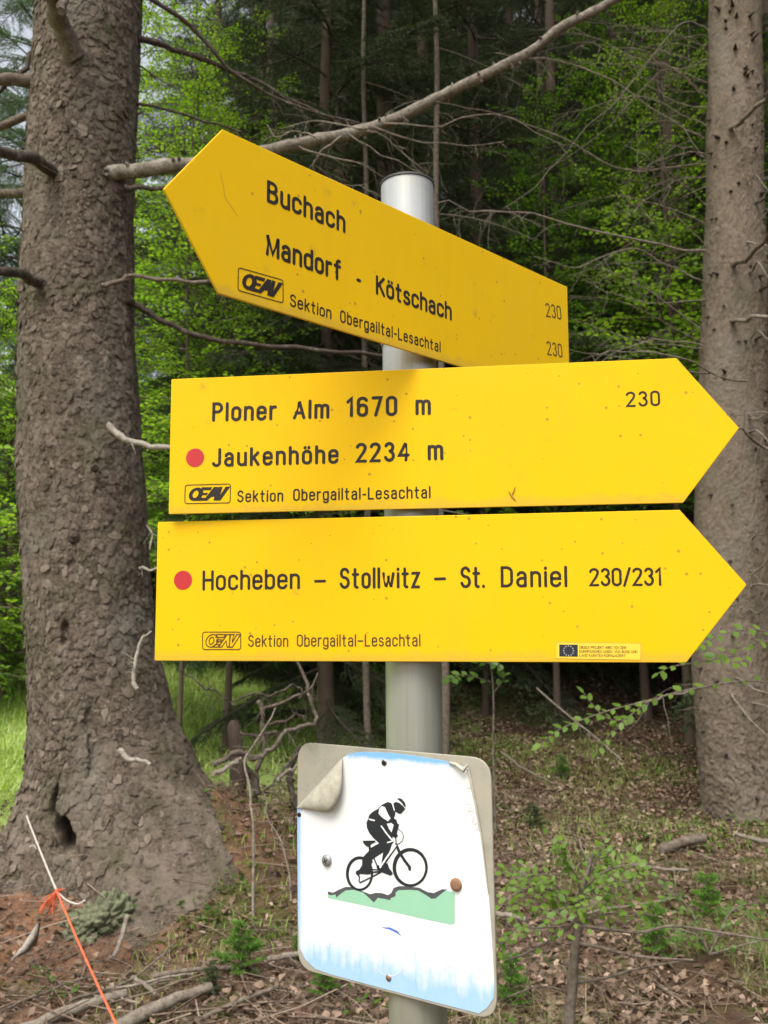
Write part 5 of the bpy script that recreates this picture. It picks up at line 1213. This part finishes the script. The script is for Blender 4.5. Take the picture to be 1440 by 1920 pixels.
k.bump(n1, .0008, .6); MAT['flap'] = k.col(k.mix(k.ramp(n2, [(.62, 0.), (.72, .6)]), k.ramp(n1, [(.3, (.30, .28, .21)), (.7, (.50, .47, .38))]), (.13, .11, .08)), .6, .3)
fo = mb.build('peeled_corner', MAT['flap'], BT); sm_ = fo.modifiers.new('thick', 'SOLIDIFY'); sm_.thickness = .0004
# torn strip at the upper right
mb = MB(); E1 = [pl.uv(*c4(*q)) for q in [(1060, 195), (1110, 205), (1160, 240), (1178, 205)]]
mb.tube([(*p, Z1+h_) for p, h_ in zip(E1, (.0005, .003, .005, .003))], [.0012, .002, .0022, .001], 6, 0); mb.build('torn_edge', MAT['flap'], BT)
mb = MB(); E2 = catmull([pl.uv(*c4(*q)) for q in [(1172, 232), (1195, 330), (1225, 480), (1255, 650), (1280, 850), (1298, 1000)]], 5)
mb.tube([(*p, Z1+.0006) for p in E2], np.linspace(.0016, .0004, len(E2)), 6, 0); mb.build('torn_edge', MAT['flap'], BT)
MAT['pen'] = plain('faded_scribble', (.52, .45, .40), .7, .2); mb = MB()
for P in ([(1160, 350), (1195, 352)], [(1165, 455), (1185, 450), (1190, 475), (1170, 500), (1200, 490), (1215, 510)], [(1190, 515), (1210, 545), (1195, 560), (1225, 580)], [(1215, 560), (1240, 580), (1220, 610), (1245, 605)]):
    stroke(mb, [pl.uv(*c4(*q)) for q in P], .0006, Z1+.0002)
mb.build('scribble', MAT['pen'], BT, False)
# picture
MAT['black'] = plain('black_print', (.018, .021, .026), .4, .4, .25, 60); MAT['grey'] = plain('dark_grey_print', (.075, .08, .085), .4, .4, .35, 70)
MAT['green'] = plain('green_print', (.28, .53, .36), .4, .4, .06, 40); MAT['white'] = plain('white_print', (.74, .75, .74), .35, .4, .02)
MAT['emb'] = plain('embossed_print', (.70, .73, .76), .35, .4, .03); MAT['blue'] = plain('blue_print', (.08, .16, .55), .4, .4, .1)
u8 = lambda P: [pl.uv(*c8(*q)) for q in P]
poly(pl, BT, None, 'green', 'green_hills', Z1+.0001, u8([(78, 1065), (80, 1098), (500, 1185), (1000, 1300), (1250, 1352), (1290, 1352), (1302, 1330), (1302, 1045), (1240, 1030), (1200, 1030), (1100, 1060), (1040, 1060), (950, 1015), (870, 1005), (760, 1010), (720, 1040), (690, 1080), (640, 1090), (560, 1080), (525, 1110), (470, 1075), (420, 1035), (330, 1005), (250, 1010), (180, 1050), (120, 1060)]))
poly(pl, BT, None, 'grey', 'ridge_line', Z1+.0002, u8([(78, 1033), (130, 1047), (180, 1020), (250, 990), (330, 993), (400, 1028), (450, 1046), (485, 1062), (540, 1048), (600, 1050), (660, 1070), (690, 1050), (715, 1000), (760, 984), (830, 984), (960, 998), (1040, 1040), (1100, 1050), (1180, 1013), (1232, 1014), (1180, 1050), (1120, 1100), (1080, 1106), (1036, 1075), (950, 1025), (870, 1018), (760, 1022), (732, 1045), (732, 1080), (684, 1100), (682, 1120), (640, 1108), (560, 1095), (524, 1142), (470, 1090), (420, 1045), (330, 1017), (250, 1024), (200, 1060), (158, 1094), (155, 1062), (110, 1072), (80, 1062)]))
mb = MB()
def ell(cx, cy, rx, ry, w0, w1, ph, z):
    n = 48; o_ = [];i_ = []
    for t in np.linspace(0, 2*np.pi, n, endpoint=False):
        w_ = w0+(w1-w0)*(.5+.5*math.cos(t-ph)); o_.append((cx+rx*math.cos(t), cy+ry*math.sin(t))); i_.append((cx+(rx-w_)*math.cos(t), cy+(ry-w_)*math.sin(t)))
    V = [(*p, z) for p in u8(o_+i_)]; mb.add(V, [[(i+1) % n, i, n+i, n+(i+1) % n] for i in range(n)])
ell(385, 862, 132, 167, 22, 30, -2.2, Z1+.00026); ell(873, 802, 170, 188, 24, 36, -2.5, Z1+.00028)
bw = pl.uv(*c8(100, 0))[0]-pl.uv(*c8(0, 0))[0]; bw /= 100
def ln(P, w_, z): stroke(mb, u8(P), w_*bw, z)
ln([(738, 585), (770, 655), (815, 730), (868, 800), (868, 818)], 24, Z1+.0003); ln([(700, 420), (708, 470), (735, 520), (740, 585)], 9, Z1+.0004)
ln([(482, 600), (490, 680), (500, 750)], 20, Z1+.00036); ln([(525, 715), (548, 770), (565, 815)], 11, Z1+.0003); ln([(745, 600), (660, 720), (585, 845)], 9, Z1+.0003)
ln([(590, 850), (510, 892), (390, 950), (380, 935), (385, 890)], 10, Z1+.00031); ln([(420, 822), (500, 822), (575, 828)], 9, Z1+.0003); ln([(425, 855), (500, 850), (575, 845)], 12, Z1+.00033)
ln([(440, 760), (405, 830), (375, 870)], 11, Z1+.00034); ln([(760, 435), (795, 462), (810, 500), (800, 545), (765, 575), (745, 578)], 5, Z1+.00035)
ln([(565, 800), (590, 835)], 30, Z1+.0003)
poly(pl, None, None, '', '', Z1+.00032, u8([(415, 545), (535, 543), (540, 560), (500, 577), (482, 604), (455, 602), (425, 572)]), mb=mb)
mb.build('bicycle_print', MAT['black'], BT, False)
mb = MB()
poly(pl, None, None, '', '', Z1+.00040, u8([(655, 172), (690, 180), (715, 220), (730, 262), (728, 300), (716, 328), (742, 345), (750, 378), (768, 388), (758, 425), (745, 475), (757, 500), (735, 520), (705, 505), (700, 530), (718, 552), (690, 590), (650, 640), (615, 655), (560, 690), (510, 725), (502, 760), (500, 862), (470, 872), (390, 865), (375, 892), (348, 860), (350, 840), (385, 822), (410, 780), (412, 710), (450, 670), (480, 640), (500, 610), (575, 570), (520, 520), (480, 470), (457, 420), (453, 370), (470, 330), (478, 300), (510, 268), (560, 240), (600, 200)]), mb=mb)
poly(pl, None, None, '', '', Z1+.00043, u8([(615, 650), (700, 575), (662, 680), (655, 760), (675, 815), (703, 848), (705, 866), (685, 882), (640, 866), (600, 850), (590, 810), (600, 740)]), mb=mb)
poly(pl, None, None, '', '', Z1+.00041, u8([(712, 185), (735, 170), (770, 180), (808, 214), (828, 238), (805, 262), (790, 282), (765, 286), (728, 262)]), mb=mb)
poly(pl, None, None, '', '', Z1+.00042, u8([(750, 132), (790, 140), (822, 175), (834, 222), (815, 212), (792, 178), (755, 145)]), mb=mb)
mb.build('rider_print', MAT['black'], BT, False)
mb = MB()
poly(pl, None, None, '', '', Z1+.00052, u8([(600, 210), (632, 222), (645, 252), (668, 300), (686, 328), (662, 357), (610, 325), (570, 285), (575, 240)]), mb=mb)
poly(pl, None, None, '', '', Z1+.00052, u8([(650, 382), (690, 374), (716, 392), (703, 440), (695, 466), (672, 432)]), mb=mb)
for P, w_ in (([(702, 185), (722, 250)], 9), ([(480, 338), (530, 350)], 10), ([(597, 405), (650, 478), (708, 548)], 12), ([(708, 548), (655, 562)], 8), ([(735, 590), (660, 690), (585, 800)], 13), ([(742, 625), (700, 690), (650, 760)], 5)):
    stroke(mb, u8(P), w_*bw, Z1+.00055)
mb.build('white_print', MAT['white'], BT, False)
mb = MB(); q4 = lambda P: [pl.uv(*c4(*q)) for q in P]
stroke(mb, q4([(695+110*math.cos(t), 1355+150*math.sin(t)) for t in np.linspace(0, 2*np.pi, 40)]), .0006, Z1+.0002)
for P in ([(660, 1340), (670, 1400), (690, 1350), (700, 1410), (715, 1350)], [(735, 1350), (740, 1400)], [(745, 1345), (770, 1350), (750, 1400), (775, 1405)], [(940, 1445), (1010, 1380), (1020, 1420), (1090, 1440)], [(1000, 1480), (1060, 1440), (1180, 1480)], [(1060, 1400), (1070, 1380)], [(1050, 1470), (1085, 1515)]):
    stroke(mb, q4(P), .0005, Z1+.0002)
mb.build('embossed_marks', MAT['emb'], BT, False)
poly(pl, BT, None, 'white', 'arrow_print', Z1+.00015, q4([(245, 1245), (318, 1192), (322, 1222), (480, 1258), (485, 1335), (322, 1302), (318, 1332)]))
poly(pl, BT, None, 'blue', 'blue_crescent', Z1+.00022, q4([(638, 1206), (690, 1205), (740, 1228), (765, 1262), (735, 1240), (690, 1218)]))
# screws, holes
def disc(c, rmm, mat, name, h_=.003, dome=True, cross=False, tilt=0):
    a = pl.uv(*c4(*c)); mb = MB(); n = 24; prof = [(rmm, 0), (rmm, h_*.5), (rmm*.85, h_*.85), (rmm*.5, h_), (.0001, h_*1.02)] if dome else [(rmm, 0), (rmm, h_), (.0001, h_)]
    V = [(a[0]+r*math.cos(t), a[1]+r*math.sin(t), Z1+z_) for r, z_ in prof for t in np.linspace(0, 2*np.pi, n, endpoint=False)]
    mb.add(V, [[i*n+j, i*n+(j+1) % n, (i+1)*n+(j+1) % n, (i+1)*n+j] for i in range(len(prof)-1) for j in range(n)])
    o = mb.build(name, MAT[mat], BT)
    if cross:
        mb = MB()
        for t in (.5, .5+math.pi/2):
            d = np.array([math.cos(t), math.sin(t)])*rmm*.5; stroke(mb, [a-d, a+d], .0011, Z1+h_*1.06+.0001*(t > 1), cap=False)
        mb.build('screw_slot', MAT['black'], o, False)
    return o
MAT['zinc'] = plain('zinc_screw', (.32, .32, .31), .4, .5, .2, 200, 0, .6); MAT['rust'] = plain('rusty_screw', (.24, .13, .075), .8, .3, .35, 300, .0004); MAT['hole'] = plain('drill_hole', (.03, .025, .02), .9, .1)
disc((308, 795), .0062, 'zinc', 'screw', .0035, True, True); disc((1100, 943), .0062, 'rust', 'screw', .003)['label'] = 'rusty brown screw'
for c_, m_ in (((658, 195), 'hole'), ((685, 1515), 'rust')): disc(c_, .0033, 'zinc', 'rivet_hole', .0006, False); disc(c_, .0024, m_, 'rivet', .0009, False)
disc((137, 515), .0024, 'hole', 'dirt_spot', .0006, False)
